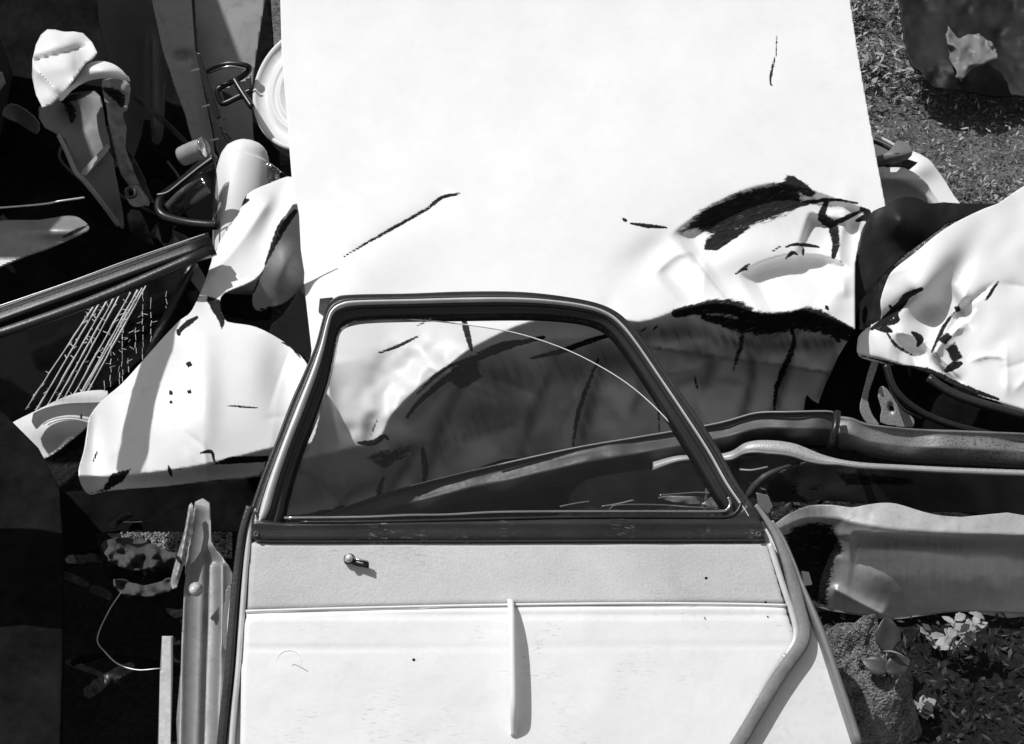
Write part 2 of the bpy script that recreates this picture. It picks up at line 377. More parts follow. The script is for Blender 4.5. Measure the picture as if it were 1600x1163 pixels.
# ------------------------------------------------------------------ big white sheet
RG = [(380, 745), (440, 725), (540, 702), (590, 690), (612, 650), (650, 610), (700, 572), (745, 540), (830, 503), (930, 492), (1000, 503), (1060, 486), (1110, 475), (1150, 478), (1185, 490), (1230, 488), (1262, 487), (1300, 500), (1345, 520)]
DK = [(560, 760), (630, 690), (655, 640), (700, 590), (745, 556), (800, 545), (850, 534), (900, 528), (960, 535)]
sheet_d = F(plane(2.66, 0, -1.15, 0, 480),
            lambda X, Y: np.where(Y > 480, (Y - 480) ** 2 / 150000 * .35, 0),
            bump(1000, 250, 330, 120, -.02, -20), bump(560, 420, 100, 60, -.025, -40),
            drop(RG, .0042, .36), drop(DK, .0014, .12),
            # fold across the right half: dished scrape, lit bulge, hollow and dome
            shelf([(1042, 372), (1062, 356), (1130, 312), (1200, 288), (1260, 296), (1320, 315), (1372, 335)], 34, .05, .1),
            bump(1130, 400, 75, 30, -.030, -18), bump(1245, 420, 80, 26, .03, -10), shelf([(1150, 432), (1190, 410), (1240, 398), (1300, 402), (1335, 425)], 20, .055, .15), shelf([(1262, 330), (1300, 340), (1352, 338)], 22, .05, .15), shelf([(1020, 432), (1060, 398), (1105, 398)], 22, .022, .2), bump(1255, 470, 78, 30, -.035, 0),
            bump(1310, 395, 16, 60, -.04, 8), bump(1020, 395, 55, 26, .02, -35), crease([(1335, 330), (1310, 380), (1322, 470)], 14, -.02),
            crease([(540, 400), (620, 355), (715, 303)], 14, .012),
            # in the window: pleats in the shaded flank
            crease([(505, 560), (520, 650), (538, 740), (552, 806)], 16, -.035, .05), bump(495, 730, 35, 80, .06, -15),
            bump(585, 600, 45, 90, .014, 30),
            bump(830, 650, 60, 90, -.05, 25), bump(960, 650, 55, 80, -.05, 20), bump(1110, 570, 60, 60, -.015, 10),
            bump(1180, 570, 26, 70, .015, 15), bump(1250, 590, 35, 60, -.018, 20), bump(900, 620, 16, 100, .04, 20), bump(1040, 560, 22, 70, .03, 20), bump(700, 700, 50, 60, -.03, 20),
            nz(220, .012, 3),
            lambda X, Y: sst(560, 760, X + (Y - 500) * .8) * sst(500, 560, Y) * fnoise(X, Y, 75, 17, 3) * .055, kinks(8, 1000, 515, 1320, 640, 10, .022, 11, 110), kinks(9, 660, 590, 1000, 720, 10, .02, 12, 120))
sheet_wear = [
    ([(1060, 362), (1100, 326), (1150, 302), (1200, 289), (1222, 284), (1228, 274), (1240, 276), (1262, 290), (1275, 301), (1270, 310), (1250, 303), (1258, 318), (1230, 334), (1195, 347), (1160, 358), (1122, 388), (1104, 391), (1100, 376), (1112, 366), (1085, 358), (1064, 366)], 14, .92, 1),
    ([(1228, 274), (1242, 276), (1262, 290), (1274, 302), (1264, 308), (1240, 296)], 3, 1, 1),
    ([(1100, 390), (1104, 376), (1140, 362), (1178, 352), (1150, 372), (1120, 392)], 4, 1, 1),
    ([(1150, 345), (1220, 328), (1290, 312), (1340, 318)], 4, .8),
    ([(1292, 315), (1284, 340), (1300, 352), (1306, 380), (1302, 402)], 7, 1), ([(1282, 345), (1300, 350), (1345, 330)], 4, .95),
    ([(1345, 325), (1358, 336), (1338, 345)], 5, 1), ([(1228, 386), (1245, 382), (1280, 386)], 3, .9), ([(1228, 404), (1238, 395), (1246, 398)], 3, .9),
    ([(1254, 400), (1256, 388)], 2.5, .9), ([(1205, 394), (1222, 384)], 2, .8), ([(1148, 430), (1172, 412)], 3, .75), ([(1154, 424), (1168, 422)], 2, .7), ([(1290, 478), (1294, 484)], 3, 1),
    ([(538, 401), (580, 376), (630, 348), (670, 325), (690, 310), (716, 303)], 2.8, .85), ([(672, 322), (690, 309), (718, 303)], 3, .9),
    ([(973, 342), (980, 346)], 2.5, 1), ([(985, 349), (1010, 353), (1042, 356)], 3.5, .85), ([(1213, 84), (1206, 110), (1204, 130), (1208, 136)], 2.4, .8), ([(1215, 40), (1213, 84)], 2, .7),
    ([(1055, 490), (1110, 480), (1150, 482), (1180, 500), (1230, 503), (1262, 492), (1290, 500), (1338, 522)], 13, 1), ([(1100, 495), (1180, 512), (1260, 505), (1330, 530)], 14, .8),
    ([(1000, 520), (1010, 512)], 3, .7), ([(1020, 518), (1028, 506)], 3, .7),
    ([(636, 652), (655, 628), (690, 598), (740, 562), (800, 540), (850, 527)], 6, .9), ([(700, 595), (740, 560), (755, 590), (720, 610)], 8, .9, 1), ([(830, 560), (880, 548), (930, 530), (965, 522)], 5, .85),
    ([(650, 618), (690, 580), (740, 556)], 4, .7), ([(745, 552), (790, 536), (830, 533)], 3.5, .8), ([(592, 552), (620, 542), (655, 525)], 2.8, .85), ([(650, 510), (672, 500)], 3, .6),
    ([(722, 490), (730, 520), (737, 548)], 4.5, 1), ([(560, 692), (585, 692), (600, 682), (606, 686)], 5, .9), ([(580, 680), (590, 655)], 2, .7),
    ([(600, 740), (640, 715), (655, 690), (600, 700), (560, 712)], 9, .62, 1), ([(598, 800), (592, 770), (600, 745)], 5, .8), ([(660, 700), (665, 735), (662, 755)], 6, .8),
    ([(895, 700), (905, 640), (935, 560)], 5, .7), ([(1028, 590), (1030, 680)], 3, .65), ([(1085, 585), (1090, 610)], 3, .65), ([(1145, 580), (1160, 520), (1130, 500)], 6, .62),
    ([(1210, 640), (1215, 600), (1240, 540), (1235, 510)], 6, .75), ([(1305, 528), (1312, 534)], 4, .9), ([(968, 690), (990, 685)], 2.5, .8), ([(1012, 686), (1016, 688)], 3, .9)]
big_out = [(437, -40), (440, 83), (448, 180), (456, 280), (470, 400), (487, 548), (478, 600), (450, 690), (425, 760), (415, 840), (560, 850), (620, 800), (700, 765), (900, 725), (1100, 690), (1250, 672), (1275, 640), (1290, 600), (1308, 560), (1336, 514), (1336, 470), (1336, 410), (1344, 365), (1356, 338), (1384, 324), (1372, 262), (1356, 175), (1340, 83), (1322, -40)]
t = thing('crumpled_white_hood', 'huge white enamel sheet, flat above and crumpled below, filling the middle behind the door', 'sheet metal', G(900, 800))
sheet('panel', big_out, sheet_d, M['white'], 3, .003, sheet_wear,
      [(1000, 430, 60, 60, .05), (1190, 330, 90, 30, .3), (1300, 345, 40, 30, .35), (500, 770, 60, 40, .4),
       (790, 590, 75, 40, 1), (880, 575, 60, 30, .95), (760, 650, 60, 40, .9), (690, 700, 40, 34, .8), (830, 690, 50, 24, .8), (960, 560, 50, 26, .9), (1090, 540, 40, 22, .8), (1200, 530, 60, 22, .9),  # stains, plus shade painted into the underside and between its lobes
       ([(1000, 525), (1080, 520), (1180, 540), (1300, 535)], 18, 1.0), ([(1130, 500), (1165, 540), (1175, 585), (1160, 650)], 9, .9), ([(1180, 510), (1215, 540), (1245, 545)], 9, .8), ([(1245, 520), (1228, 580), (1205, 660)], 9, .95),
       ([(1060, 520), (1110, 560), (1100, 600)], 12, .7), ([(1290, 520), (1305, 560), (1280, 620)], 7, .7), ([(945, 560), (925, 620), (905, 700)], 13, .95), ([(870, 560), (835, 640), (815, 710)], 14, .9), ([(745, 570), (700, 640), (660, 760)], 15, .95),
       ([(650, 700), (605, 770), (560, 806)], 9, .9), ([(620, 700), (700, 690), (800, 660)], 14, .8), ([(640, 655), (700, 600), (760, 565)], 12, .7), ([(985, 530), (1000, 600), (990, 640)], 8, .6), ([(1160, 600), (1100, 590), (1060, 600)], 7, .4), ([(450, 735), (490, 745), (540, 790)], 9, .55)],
      t, 1, uvrot=-20, rag=0)

# ------------------------------------------------------------------ crumpled left fender
LF = [(300, 485), (320, 440), (335, 396), (352, 360), (372, 335), (386, 304), (420, 287), (460, 277), (464, 324), (446, 350), (432, 385), (418, 412), (396, 438), (350, 458), (344, 476), (352, 500), (366, 505), (400, 511), (440, 532), (470, 556), (490, 590), (500, 650), (470, 720), (420, 716), (405, 742), (340, 750), (260, 760), (205, 764), (165, 768), (140, 773), (127, 758), (123, 735), (132, 705), (137, 675), (141, 650), (160, 625), (190, 600), (228, 558), (262, 520), (282, 500)]
lf_d = F(lambda X, Y: 2.42 + np.where(Y > 520, -.75 * (Y - 640), 90 - 1.75 * (Y - 520)) / 1000, bump(300, 640, 150, 110, -.06), drop([(100, 745), (200, 742), (300, 730), (380, 712), (430, 700), (520, 690)], .0032, .16),
         drop([(470, 540), (440, 600), (420, 720)][::-1], 0.0003, .03), crease([(262, 520), (215, 620), (165, 735)], 22, -.012), bump(150, 690, 22, 70, .05), bump(440, 590, 30, 60, .03),
         crease([(318, 445), (375, 380), (430, 300)], 25, -.03), bump(425, 340, 18, 50, .03, 25), bump(325, 470, 30, 25, .03), bump(320, 600, 20, 80, -.015), nz(110, .02, 8), kinks(4, 150, 560, 460, 740, 7, .003, 5, 120), kinks(5, 330, 300, 450, 500, 7, .005, 4, 80))
lf_wear = [([(326, 462), (345, 470), (352, 500), (347, 515), (336, 492), (322, 470)], 5, 1, 1), ([(278, 520), (290, 508), (308, 496)], 4.5, .95), ([(278, 516), (280, 524)], 4, 1),
           ([(293, 569), (298, 570)], 4.5, 1.2), ([(266, 612), (268, 616)], 3.5, 1.1), ([(266, 628), (268, 630)], 3, 1), ([(294, 612), (298, 613)], 3.8, 1.1), ([(355, 634), (380, 636), (405, 638)], 2.2, .72),
           ([(142, 770), (160, 765), (175, 740), (205, 733), (192, 752), (166, 768)], 5, 1, 1), ([(312, 709), (330, 706), (335, 722)], 2.8, .95), ([(330, 726), (360, 714), (420, 712), (420, 722), (350, 726)], 3, 1, 1),
           ([(263, 728), (268, 745)], 2.8, .9), ([(265, 735), (290, 732)], 1.8, .6), ([(462, 325), (440, 350), (425, 390), (415, 415)], 5, .85), ([(384, 306), (376, 318), (388, 312)], 4, 1), ([(440, 535), (455, 542), (470, 560)], 3, .7), ([(152, 705), (146, 722)], 2, .75), ([(316, 455), (334, 420)], 2, .4), ([(390, 280), (372, 330), (345, 370), (335, 400)], 4, .55)]
t = thing('crumpled_white_fender', 'torn white fender with folded upper flap, left of the black window frame', 'fender', G(300, 760))
sheet('fender_skin', LF, lf_d, M['white'], 2.6, .0025, lf_wear, [(260, 745, 80, 10, .3), (340, 735, 60, 12, .4)], t, 3, uvrot=60)
fo = sheet('folded_flap', [(464, 318), (470, 390), (475, 440), (450, 470), (420, 482), (402, 486), (394, 470), (402, 440), (420, 404), (440, 350)], F(plane(2.66, .4, .4, 430, 420), bump(445, 420, 18, 30, -.03), nz(40, .015, 4)), M['greyp'], 3, .0025,
      [([(462, 330), (435, 365), (410, 410), (395, 455)], 7, 1), ([(400, 486), (430, 478)], 2, .8)], [], t, 3, uvrot=60)
sheet('inner_brace', [(475, 430), (484, 500), (490, 560), (420, 520), (440, 495), (462, 462)], plane(2.80, 0, .5, 450, 500), M['midp'], 5, .0025, (), (), t, 2)
# small hull peeping out at the far left
t = sheet('white_wing_panel', [(-30, 690), (20, 660), (60, 640), (97, 622), (130, 612), (168, 611), (160, 630), (138, 665), (110, 690), (80, 712), (40, 730), (-30, 760)], F(plane(2.66, .0, -.9, 100, 660), bump(90, 660, 60, 40, -.05), nz(60, .01, 3)), M['white_rough'], 4, .0025,
          [([(126, 645), (127, 655)], 2, .8)], [(110, 625, 60, 8, .8)], None, 3)
tag(t, 'curved white wing panel low at the left edge under the crazed glass', 'car panel')

# ------------------------------------------------------------------ foreground car door (lies on a plane)
DL = R(20); DN = math.cos(DL) * (-FWD) + math.sin(DL) * UP       # door normal
D0 = P(800, 850, 2.08)
def D(x, y, off=0):
    x = np.asarray(x, float); y = np.asarray(y, float); off = np.asarray(off, float)
    r = FWD + ((x - W / 2) / FP)[..., None] * RT + ((H / 2 - y) / FP)[..., None] * UP
    tt = ((D0 - CAM) @ DN) / (r @ DN)
    return CAM + tt[..., None] * r + off[..., None] * DN
dpath = lambda pts, off=0, n=6: (lambda s: D(s[:, 0], s[:, 1], off))(smooth(pts, n))
door = thing('car_door', 'upturned car door with empty looking window, black frame and white inner trim in the foreground', 'car door', D(800, 1240, 0))
pairs = [((384, 812), (434, 826)), ((392, 790), (441, 806)), ((408, 745), (449, 768)), ((430, 690), (468, 705)), ((455, 625), (494, 640)), ((475, 580), (511, 588)), ((492, 540), (519, 548)), ((503, 500), (524, 522)), ((510, 478), (531, 506)), ((522, 465), (548, 498)), ((545, 460), (580, 494)), ((640, 458), (650, 492)), ((720, 455), (725, 491)), ((800, 455), (800, 490)), ((860, 460), (855, 491)), ((920, 470), (905, 496)), ((955, 482), (938, 506)), ((980, 500), (960, 524)), ((1005, 530), (982, 553)), ((1040, 580), (1016, 604)), ((1080, 635), (1053, 664)), ((1120, 695), (1088, 720)), ((1150, 750), (1115, 766)), ((1176, 788), (1132, 792)), ((1192, 812), (1140, 808))]
PO = smooth([p[0] for p in pairs], 7); PI_ = smooth([p[1] for p in pairs], 7)
def strip(name, prof, mat, w=None):
    rows = []
    for k in range(len(PO)):
        f = 0 if w is None else w(k / len(PO))
        rows.append([D(*(PO[k] + (PI_[k] - PO[k]) * (s + (f * c))), h) for s, h, c in prof])
    return loft(name, rows, mat, door, True, caps=True)
strip('outer_weatherstrip', [(.0, -.03, 0), (-.01, -.004, 0), (.05, .003, 0), (.12, .004, 0), (.17, -.001, 0), (.21, .004, 0), (.33, .004, 0), (.40, -.004, 0), (.42, -.03, 0)], M['flange'])
wl_ = lambda t: float(np.interp(t, [0, .05, .25, .34, .4, .66, .75, 1], [.8, 1.7, 1.5, 1.0, 1.2, 1.0, .45, .4]))
strip('bright_bead', [(.46, -.012, -.09), (.46, .008, -.08), (.46, .014, -.03), (.46, .014, .03), (.46, .008, .08), (.46, -.012, .09)], M['bead'], wl_)
strip('inner_channel', [(.44, -.03, 0), (.44, .000, 0), (.54, .006, 0), (.66, .002, 0), (.72, -.006, 0), (.80, -.004, 0), (.92, -.006, 0), (1.0, -.014, 0), (1.0, -.034, 0)], M['rubber'])
# frayed felt hanging from the channel
fr = []; ff = []
for k in range(len(PI_)):
    pass
for q in range(260):
    k = random.uniform(.22, .74) * (len(PI_) - 2); i = int(k); p = PI_[i] + (PI_[i + 1] - PI_[i]) * (k - i); nrm = PI_[i] - PO[i]; nrm = nrm / np.linalg.norm(nrm); l = random.uniform(1, 3.5 if 48 < i < 72 else 2.2); tn = np.array([-nrm[1], nrm[0]])
    b = len(fr); fr += [D(*(p - tn * 1.6), -.012), D(*(p + tn * 1.6), -.012), D(*(p + nrm * l + tn * random.uniform(-1, 1)), -.012 + random.uniform(-.003, .003))]; ff.append((b, b + 1, b + 2))
o = mk('frayed_felt', fr, ff, M['rubber'], door); o['kind'] = 'stuff'
# white inner shell of the door below the window
shell = [(386, 815), (440, 822), (800, 818), (1140, 812), (1180, 800), (1208, 826), (1238, 885), (1262, 935), (1284, 990), (1304, 1048), (1345, 1170), (1370, 1260), (335, 1260), (342, 1163), (354, 1048), (366, 940), (374, 868)]
sheet('door_shell', shell, lambda X, Y: -.012 + 0 * X, M['white_rough'], 6, .035, [([(1258, 905), (1265, 930), (1278, 965)], 2, .8)], [], door, 1, pos=D)
def pad(name, outline, h, r, mat, step=4, base=-.004, extra=None, **kw):
    O = np.array(outline, float)
    def f(X, Y):
        d, *_ = pline(X, Y, np.vstack([O, O[:1]])); q = np.clip(d / r, 0, 1)
        return base + (h - base) * np.sqrt(1 - (1 - q) ** 2) + (extra(X, Y) if extra else 0)
    return sheet(name, outline, f, mat, step, .002, pos=D, parent=door, sm=1, **kw)
sill = [(392, 812), (396, 796), (404, 800), (420, 812), (445, 816), (560, 815), (700, 811), (900, 806), (1130, 805), (1152, 796), (1168, 780), (1186, 806), (1196, 832), (1198, 846), (1192, 849), (900, 850), (600, 851), (420, 851), (400, 849), (391, 840)]
pad('sill_trim', sill, .013, 9, M['sillm'], 2.5, base=-.012, extra=lambda X, Y: .0025 * np.exp(-((Y - 822) / 5) ** 2))
tube('sill_bead', dpath([(446, 812), (560, 811), (640, 808), (700, 807), (780, 803), (900, 802), (1040, 802), (1120, 802), (1134, 799), (1139, 790), (1136, 780)], .012), .0026, M['chrome'], door, 8)
tube('sill_seal', dpath([(470, 819), (600, 818), (760, 814), (900, 811), (1060, 811), (1130, 811), (1148, 804), (1156, 790)], .013), .0028, M['rubber'], door, 8)
for x, y in ((403, 838), (1183, 838)):
    c = D(x, y, .0135); s = mk('screw', [c + .0058 * (math.cos(a) * RT + math.sin(a) * np.cross(DN, RT)) * k + DN * z for k, z in ((1, 0), (.85, .0025), (.4, .003), (.3, .001), (.01, .001)) for a in np.linspace(0, 6.283, 13)[:-1]],
           [(i * 12 + j, i * 12 + (j + 1) % 12, (i + 1) * 12 + (j + 1) % 12, (i + 1) * 12 + j) for i in range(4) for j in range(12)], M['steeld'], door)
wav = lambda X, Y: .0012 * fnoise(X, Y, 70, 5, 3)
pad('upper_trim', [(391, 846), (1199, 846), (1228, 945), (1100, 943), (900, 945), (700, 947), (384, 955)], .002, 6, M['vinyl'], 5, base=-.006, extra=wav)
pad('lower_trim', [(383, 955), (700, 948), (900, 946), (1100, 944), (1228, 947), (1240, 985), (1246, 1010), (1222, 1040), (1200, 1075), (1150, 1170), (1120, 1230), (372, 1230), (376, 1048)], .007, 8, M['vinylw'], 5, base=-.006,
    extra=lambda X, Y: wav(X, Y) * 1.5 - .0016 * np.exp(-np.abs(Y - 1012 + .006 * (X - 800)) / 2.2) - .0025 * np.exp(-((Y - 962) / 4) ** 2))
tube('trim_piping', dpath([(385, 956), (560, 951), (800, 946), (1000, 944), (1150, 945), (1228, 947)], .0055), .0022, M['vinylw'], door, 6)
# pull strap standing proud of the trim
sp = smooth([(797, 938, .006), (798, 944, .016), (799, 965, .030), (800, 1000, .038), (801, 1048, .040), (802, 1110, .036), (803, 1150, .008)], 6)
loft('pull_strap', [[D(x - 5, y, h * .9), D(x - 4.5, y, h + .003), D(x, y, h + .005), D(x + 4.5, y, h + .003), D(x + 5, y, h * .9), D(x + 4, y, h * .5), D(x - 4, y, h * .5)] for x, y, h in sp], M['vinylw'], door, True, caps=True)
# window winder spindle with bent lever
wd = dpath([(547, 873), (547.5, 872.5)], 0)
c = D(547, 876, 0)
sweep('spindle_boss', [c, c + DN * .006, c + DN * .011], circ(.0098, 16), M['chrome'], door, ref=UP)
c2 = D(548, 876, .011); sweep('winder_spindle', [c2, c2 + DN * .014], circ(.006, 12), M['bead'], door, ref=UP)
loft('winder_lever', [[D(x, y - w, h - .006), D(x, y - w, h), D(x, y + w, h), D(x, y + w, h - .006)] for x, y, w, h in ((546, 877, 3.5, .010), (556, 881, 5, .014), (568, 884, 4.6, .017), (578, 886.5, 4.6, .019))], M['rubber'], door, True, caps=True)
tube('lever_edge', D(np.array([549., 562, 577]), np.array([874., 878, 881.5]), np.array([.014, .017, .020])), .0014, M['chrome'], door, 6)
# holes where clips and handle were
for x, y, r in ((647, 1032, .0024), (1103, 904, .0026), (1100, 967, .0014), (1196, 942, .0022), (1198, 965, .0014)):
    c = D(x, y, .0028 if y < 945 else .0085); mk('screw_hole', [c + r * (math.cos(a) * RT + .9 * math.sin(a) * np.cross(DN, RT)) for a in np.linspace(0, 6.283, 11)[:-1]], [tuple(range(10))], M['black'], door, False)
# round pull-mark in the lower trim
c = D(452, 1036, .0065); aa = np.linspace(0, 2 * math.pi, 33)
tube('clip_ring', [c + .020 * (math.cos(a) * RT + .95 * math.sin(a) * np.cross(DN, RT)) for a in aa], .0007, M['vinylw'], door, 6)
for q in (((460, 1039), (468, 1042), (482, 1050)), ((448, 1050), (455, 1044), (460, 1039))): tube('split_seam', dpath(list(q), .0064), .0008, M['sealg'], door, 5)
# seals and flange down the two sides
prof = [(-.0065, -.012), (-.0065, .004), (-.003, .0075), (.001, .004), (.004, .0065), (.0065, .003), (.0065, -.012)]
sweep('side_seal', dpath([(391, 792), (380, 830), (374, 868), (368, 920), (363, 980), (358, 1048), (350, 1120), (342, 1200)], .001), prof, M['flange'], door, ref=DN)
sweep('edge_flange', dpath([(399, 795), (391, 815), (387, 850), (382, 900), (376, 980), (371, 1048), (364, 1120), (358, 1200)], -.006), [(-.006, -.006), (-.004, .008), (.003, .008), (.006, -.006)], M['bead'], door, ref=DN)
prof2 = [(-.011, -.010), (-.0105, .004), (-.006, .010), (.0, .009), (.006, .011), (.0105, .004), (.011, -.010)]
sweep('side_seal', dpath([(1180, 790), (1196, 812), (1214, 842), (1228, 876), (1238, 910), (1248, 950), (1256, 985), (1250, 1010), (1230, 1038), (1205, 1075), (1160, 1150), (1110, 1230)], .004), prof2, M['sealg'], door, ref=DN, scale=list(np.interp(np.linspace(0, 1, 61), [0, .15, .35, 1], [.3, .55, .95, 1.05])))
sweep('edge_flange', dpath([(1205, 815), (1222, 842), (1238, 878), (1252, 915), (1268, 955), (1284, 995), (1302, 1048), (1340, 1163)], .002), [(-.004, -.03), (-.004, .006), (0, .010), (.004, .006), (.004, -.03)], M['steel'], door, ref=DN, scale=list(np.interp(np.linspace(0, 1, 43), [0, .4, .6, 1], [.7, .8, 1.3, 1.6])))
sweep('edge_flange', dpath([(1202, 850), (1214, 888), (1226, 925), (1238, 962), (1243, 990), (1236, 1012), (1206, 1052), (1180, 1100)], .0035), [(-.005, -.006), (-.004, .003), (.004, .003), (.005, -.006)], M['bead'], door, ref=DN)
c = D(1256, 906, .008); mk('latch_tab', [c + a * RT + b * np.cross(DN, RT) + z * DN for z in (0, .006) for a, b in ((-.006, .012), (.006, .010), (.010, -.010), (-.002, -.012))], [(0, 1, 2, 3), (4, 5, 6, 7), (0, 1, 5, 4), (1, 2, 6, 5), (2, 3, 7, 6), (3, 0, 4, 7)], M['chrome'], door, False)
mk('clip', [D(x, y, z) for z in (-.005, .004) for x, y in ((500, 468), (520, 466), (512, 480), (506, 494), (498, 488))], [(0, 1, 2, 3, 4), (5, 6, 7, 8, 9)] + [(k, (k + 1) % 5, 5 + (k + 1) % 5, 5 + k) for k in range(5)], M['sillm'], door, False)
for x in (661, 673): mk('felt_clip', [D(x - 4, 488, -.014), D(x + 4, 488, -.014), D(x + 1 if x < 665 else x - 3, 499, -.012), D(x, 488, -.02)], [(0, 1, 2), (0, 2, 3), (1, 3, 2)], M['rubber'], door, False)
# the pane, wound part way down
garc = [(600, 490), (640, 492), (700, 497), (790, 510), (860, 530), (920, 556), (980, 592), (1030, 635), (1075, 686), (1110, 728), (1132, 760)]
gs = smooth(garc, 5)
gout = [tuple(p) for p in gs] + [(1145, 800), (1140, 815), (800, 818), (430, 820), (442, 790), (470, 700), (505, 615), (520, 560), (528, 510), (550, 494)]
sheet('window_pane', gout, lambda X, Y: -.022 + 0 * X, M['glass'], 8, .004, pos=D, parent=door, sm=1, uvs=60.)
tube('pane_edge', D(gs[:, 0], gs[:, 1], -.021), .0011, M['webw'], door, 5)

# ------------------------------------------------------------------ added unseen slabs left of the view, shaped to shade the upper left
def slab(name, x0, x1, y0, y1, z0, z1, mat, parent):
    n = 14; V = []; 
    rows = []
    for k in range(n + 1):
        y = y0 + (y1 - y0) * k / n
        rows.append([(x0 + .05 * float(vnoise(np.array(y), np.array(z * 1.), .3, 3)), y, z) for z in np.linspace(z0, z1, 12)] + [(x1 + .05 * float(vnoise(np.array(y), np.array(z * 1.), .3, 4)), y, z) for z in np.linspace(z1, z0, 12)])
    return loft(name, rows, mat, parent, True, caps=True)
st = thing('added_shade_stack', 'added unseen dark slabs beyond the left edge that shade the upper left', 'wrecked car', (-1.75, 3, 0))
slab('lower_blocker', -1.95, -1.58, 2.45, 2.98, 0, 1.72, M['darkp'], st)
slab('upper_blocker', -1.95, -1.58, 2.98, 3.75, 0, 2.14, M['darkp'], st)

# ------------------------------------------------------------------ upper-left wreckage
t = sheet('tall_dark_panel', [(150, -40), (262, -40), (258, 150), (254, 218), (238, 222), (232, 150), (222, 210), (200, 260), (188, 200), (175, 120)], F(plane(3.45, 1.2, -.2, 200, 150), crease([(236, 40), (238, 220)], 6, -.02), nz(60, .01, 2)), M['darkp'], 5, .003, (), [(200, 120, 40, 60, .3)], None, 2)
tag(t, 'dark upright ribbed panel behind the crushed wing at upper left', 'car panel')
hulk = thing('wrecked_car_shell', 'black gutted car shell filling the shadows at the upper left', 'wrecked car', G(120, 500))
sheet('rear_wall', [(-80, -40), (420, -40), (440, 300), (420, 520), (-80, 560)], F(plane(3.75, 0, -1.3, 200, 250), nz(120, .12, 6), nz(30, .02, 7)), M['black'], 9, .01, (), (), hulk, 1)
q = np.random.default_rng(12)
for k in range(16):
    cx, cy, an, l, w_ = q.uniform(-20, 330), q.uniform(130, 420), q.uniform(-.5, 1.2) + 1.0, q.uniform(50, 130), q.uniform(7, 26)
    c_, s_ = math.cos(an), math.sin(an); pt = lambda u, v: (cx + u * c_ - v * s_, cy + u * s_ + v * c_)
    sheet('torn_strip', [pt(-l / 2, -w_ / 2), pt(0, -w_ * .7), pt(l / 2, -w_ / 3), pt(l / 2 + 5, w_ / 2), pt(0, w_ * .4), pt(-l / 2, w_ / 2)], F(plane(q.uniform(3.05, 3.4), q.uniform(-1, 1), q.uniform(-1.2, .6), cx, cy), bump(cx, cy, 30, 30, .04), nz(30, .05, k)), [M['darkp'], M['midp'], M['black'], M['steeld']][k % 4], 4, .003, (), [(cx, cy, 40, 40, .6)], hulk, 2)
for k in range(7):
    x, y = q.uniform(-20, 300), q.uniform(140, 400); tube('bent_rod', pp([(x, y, 3.2), (x + q.uniform(-40, 40), y + 40, 3.15), (x + q.uniform(-60, 60), y + 90, 3.2)]), .004, M['steeld'], hulk, 6)
for k in range(12):
    cx, cy = q.uniform(110, 250), q.uniform(800, 1100); l, w_, an = q.uniform(30, 90), q.uniform(6, 18), q.uniform(-.6, .6)
    c_, s_ = math.cos(an), math.sin(an); pt = lambda u, v: (cx + u * c_ - v * s_, cy + u * s_ + v * c_)
    sheet('torn_strip', [pt(-l / 2, -w_ / 2), pt(0, -w_ * .7), pt(l / 2, -w_ / 3), pt(l / 2, w_ / 2), pt(0, w_ * .4), pt(-l / 2, w_ / 2)], F(plane(float(gdepth(cy)) - q.uniform(.08, .2), 0, q.uniform(-1.2, -.2), cx, cy), nz(20, .06, k)), [M['black'], M['darkp']][k % 2], 4, .003, (), (), hulk, 2)
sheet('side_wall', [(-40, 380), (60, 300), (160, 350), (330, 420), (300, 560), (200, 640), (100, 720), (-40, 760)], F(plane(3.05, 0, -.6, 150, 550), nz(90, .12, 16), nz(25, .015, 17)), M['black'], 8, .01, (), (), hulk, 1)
wing = thing('crushed_wing', 'crushed grey front wing with a blown white cap, top left corner', 'fender', G(140, 420))
sheet('white_cap', [(56, 70), (74, 46), (100, 50), (130, 52), (152, 82), (134, 98), (122, 116), (108, 134), (92, 152), (66, 168), (50, 120)], F(plane(2.82, 0, -1.0, 80, 110), bump(90, 90, 50, 40, -.04), crease([(-40, 130), (40, 100), (150, 70)], 10, .03), crease([(20, 40), (50, 100), (100, 150)], 8, -.02), nz(50, .06, 2)), M['white'], 4, .0025, (), [(120, 110, 14, 40, .6)], wing, 2)
sheet('white_cap', [(118, 126), (128, 108), (143, 97), (165, 96), (184, 104), (196, 116), (203, 128), (188, 124), (160, 123), (135, 128), (112, 142), (97, 158), (92, 152)], F(plane(2.86, 0, -1.2, 160, 110), bump(158, 108, 40, 16, -.05), drop([(90, 150), (130, 124), (165, 117), (205, 122)], .003, .04)), M['white'], 3, .0025, (), (), wing, 2)
sheet('wing_skin', [(60, 168), (100, 150), (148, 142), (160, 165), (165, 200), (171, 226), (150, 250), (126, 272), (112, 250), (100, 215), (70, 200)], F(plane(2.95, 0, -.4, 120, 200), bump(110, 175, 20, 22, .05), nz(40, .012, 5)), M['midp'], 3, .0025, [([(97, 158), (122, 150), (142, 143)], 6, .9), ([(102, 160), (112, 175), (112, 190)], 9, .75)], (), wing, 2)
sheet('folded_lip', [(126, 272), (130, 264), (168, 224), (172, 228), (168, 236), (134, 274)], plane(2.90, 0, -1.5, 150, 250), M['greyp'], 2.5, .0025, (), (), wing, 1)
sheet('lower_skin', [(128, 274), (170, 236), (180, 270), (188, 310), (194, 352), (188, 356), (170, 335), (150, 310), (132, 290)], F(plane(2.98, .3, .3, 160, 300), nz(30, .01, 5)), M['midp'], 3, .0025, (), [(180, 330, 20, 30, .7)], wing, 2)
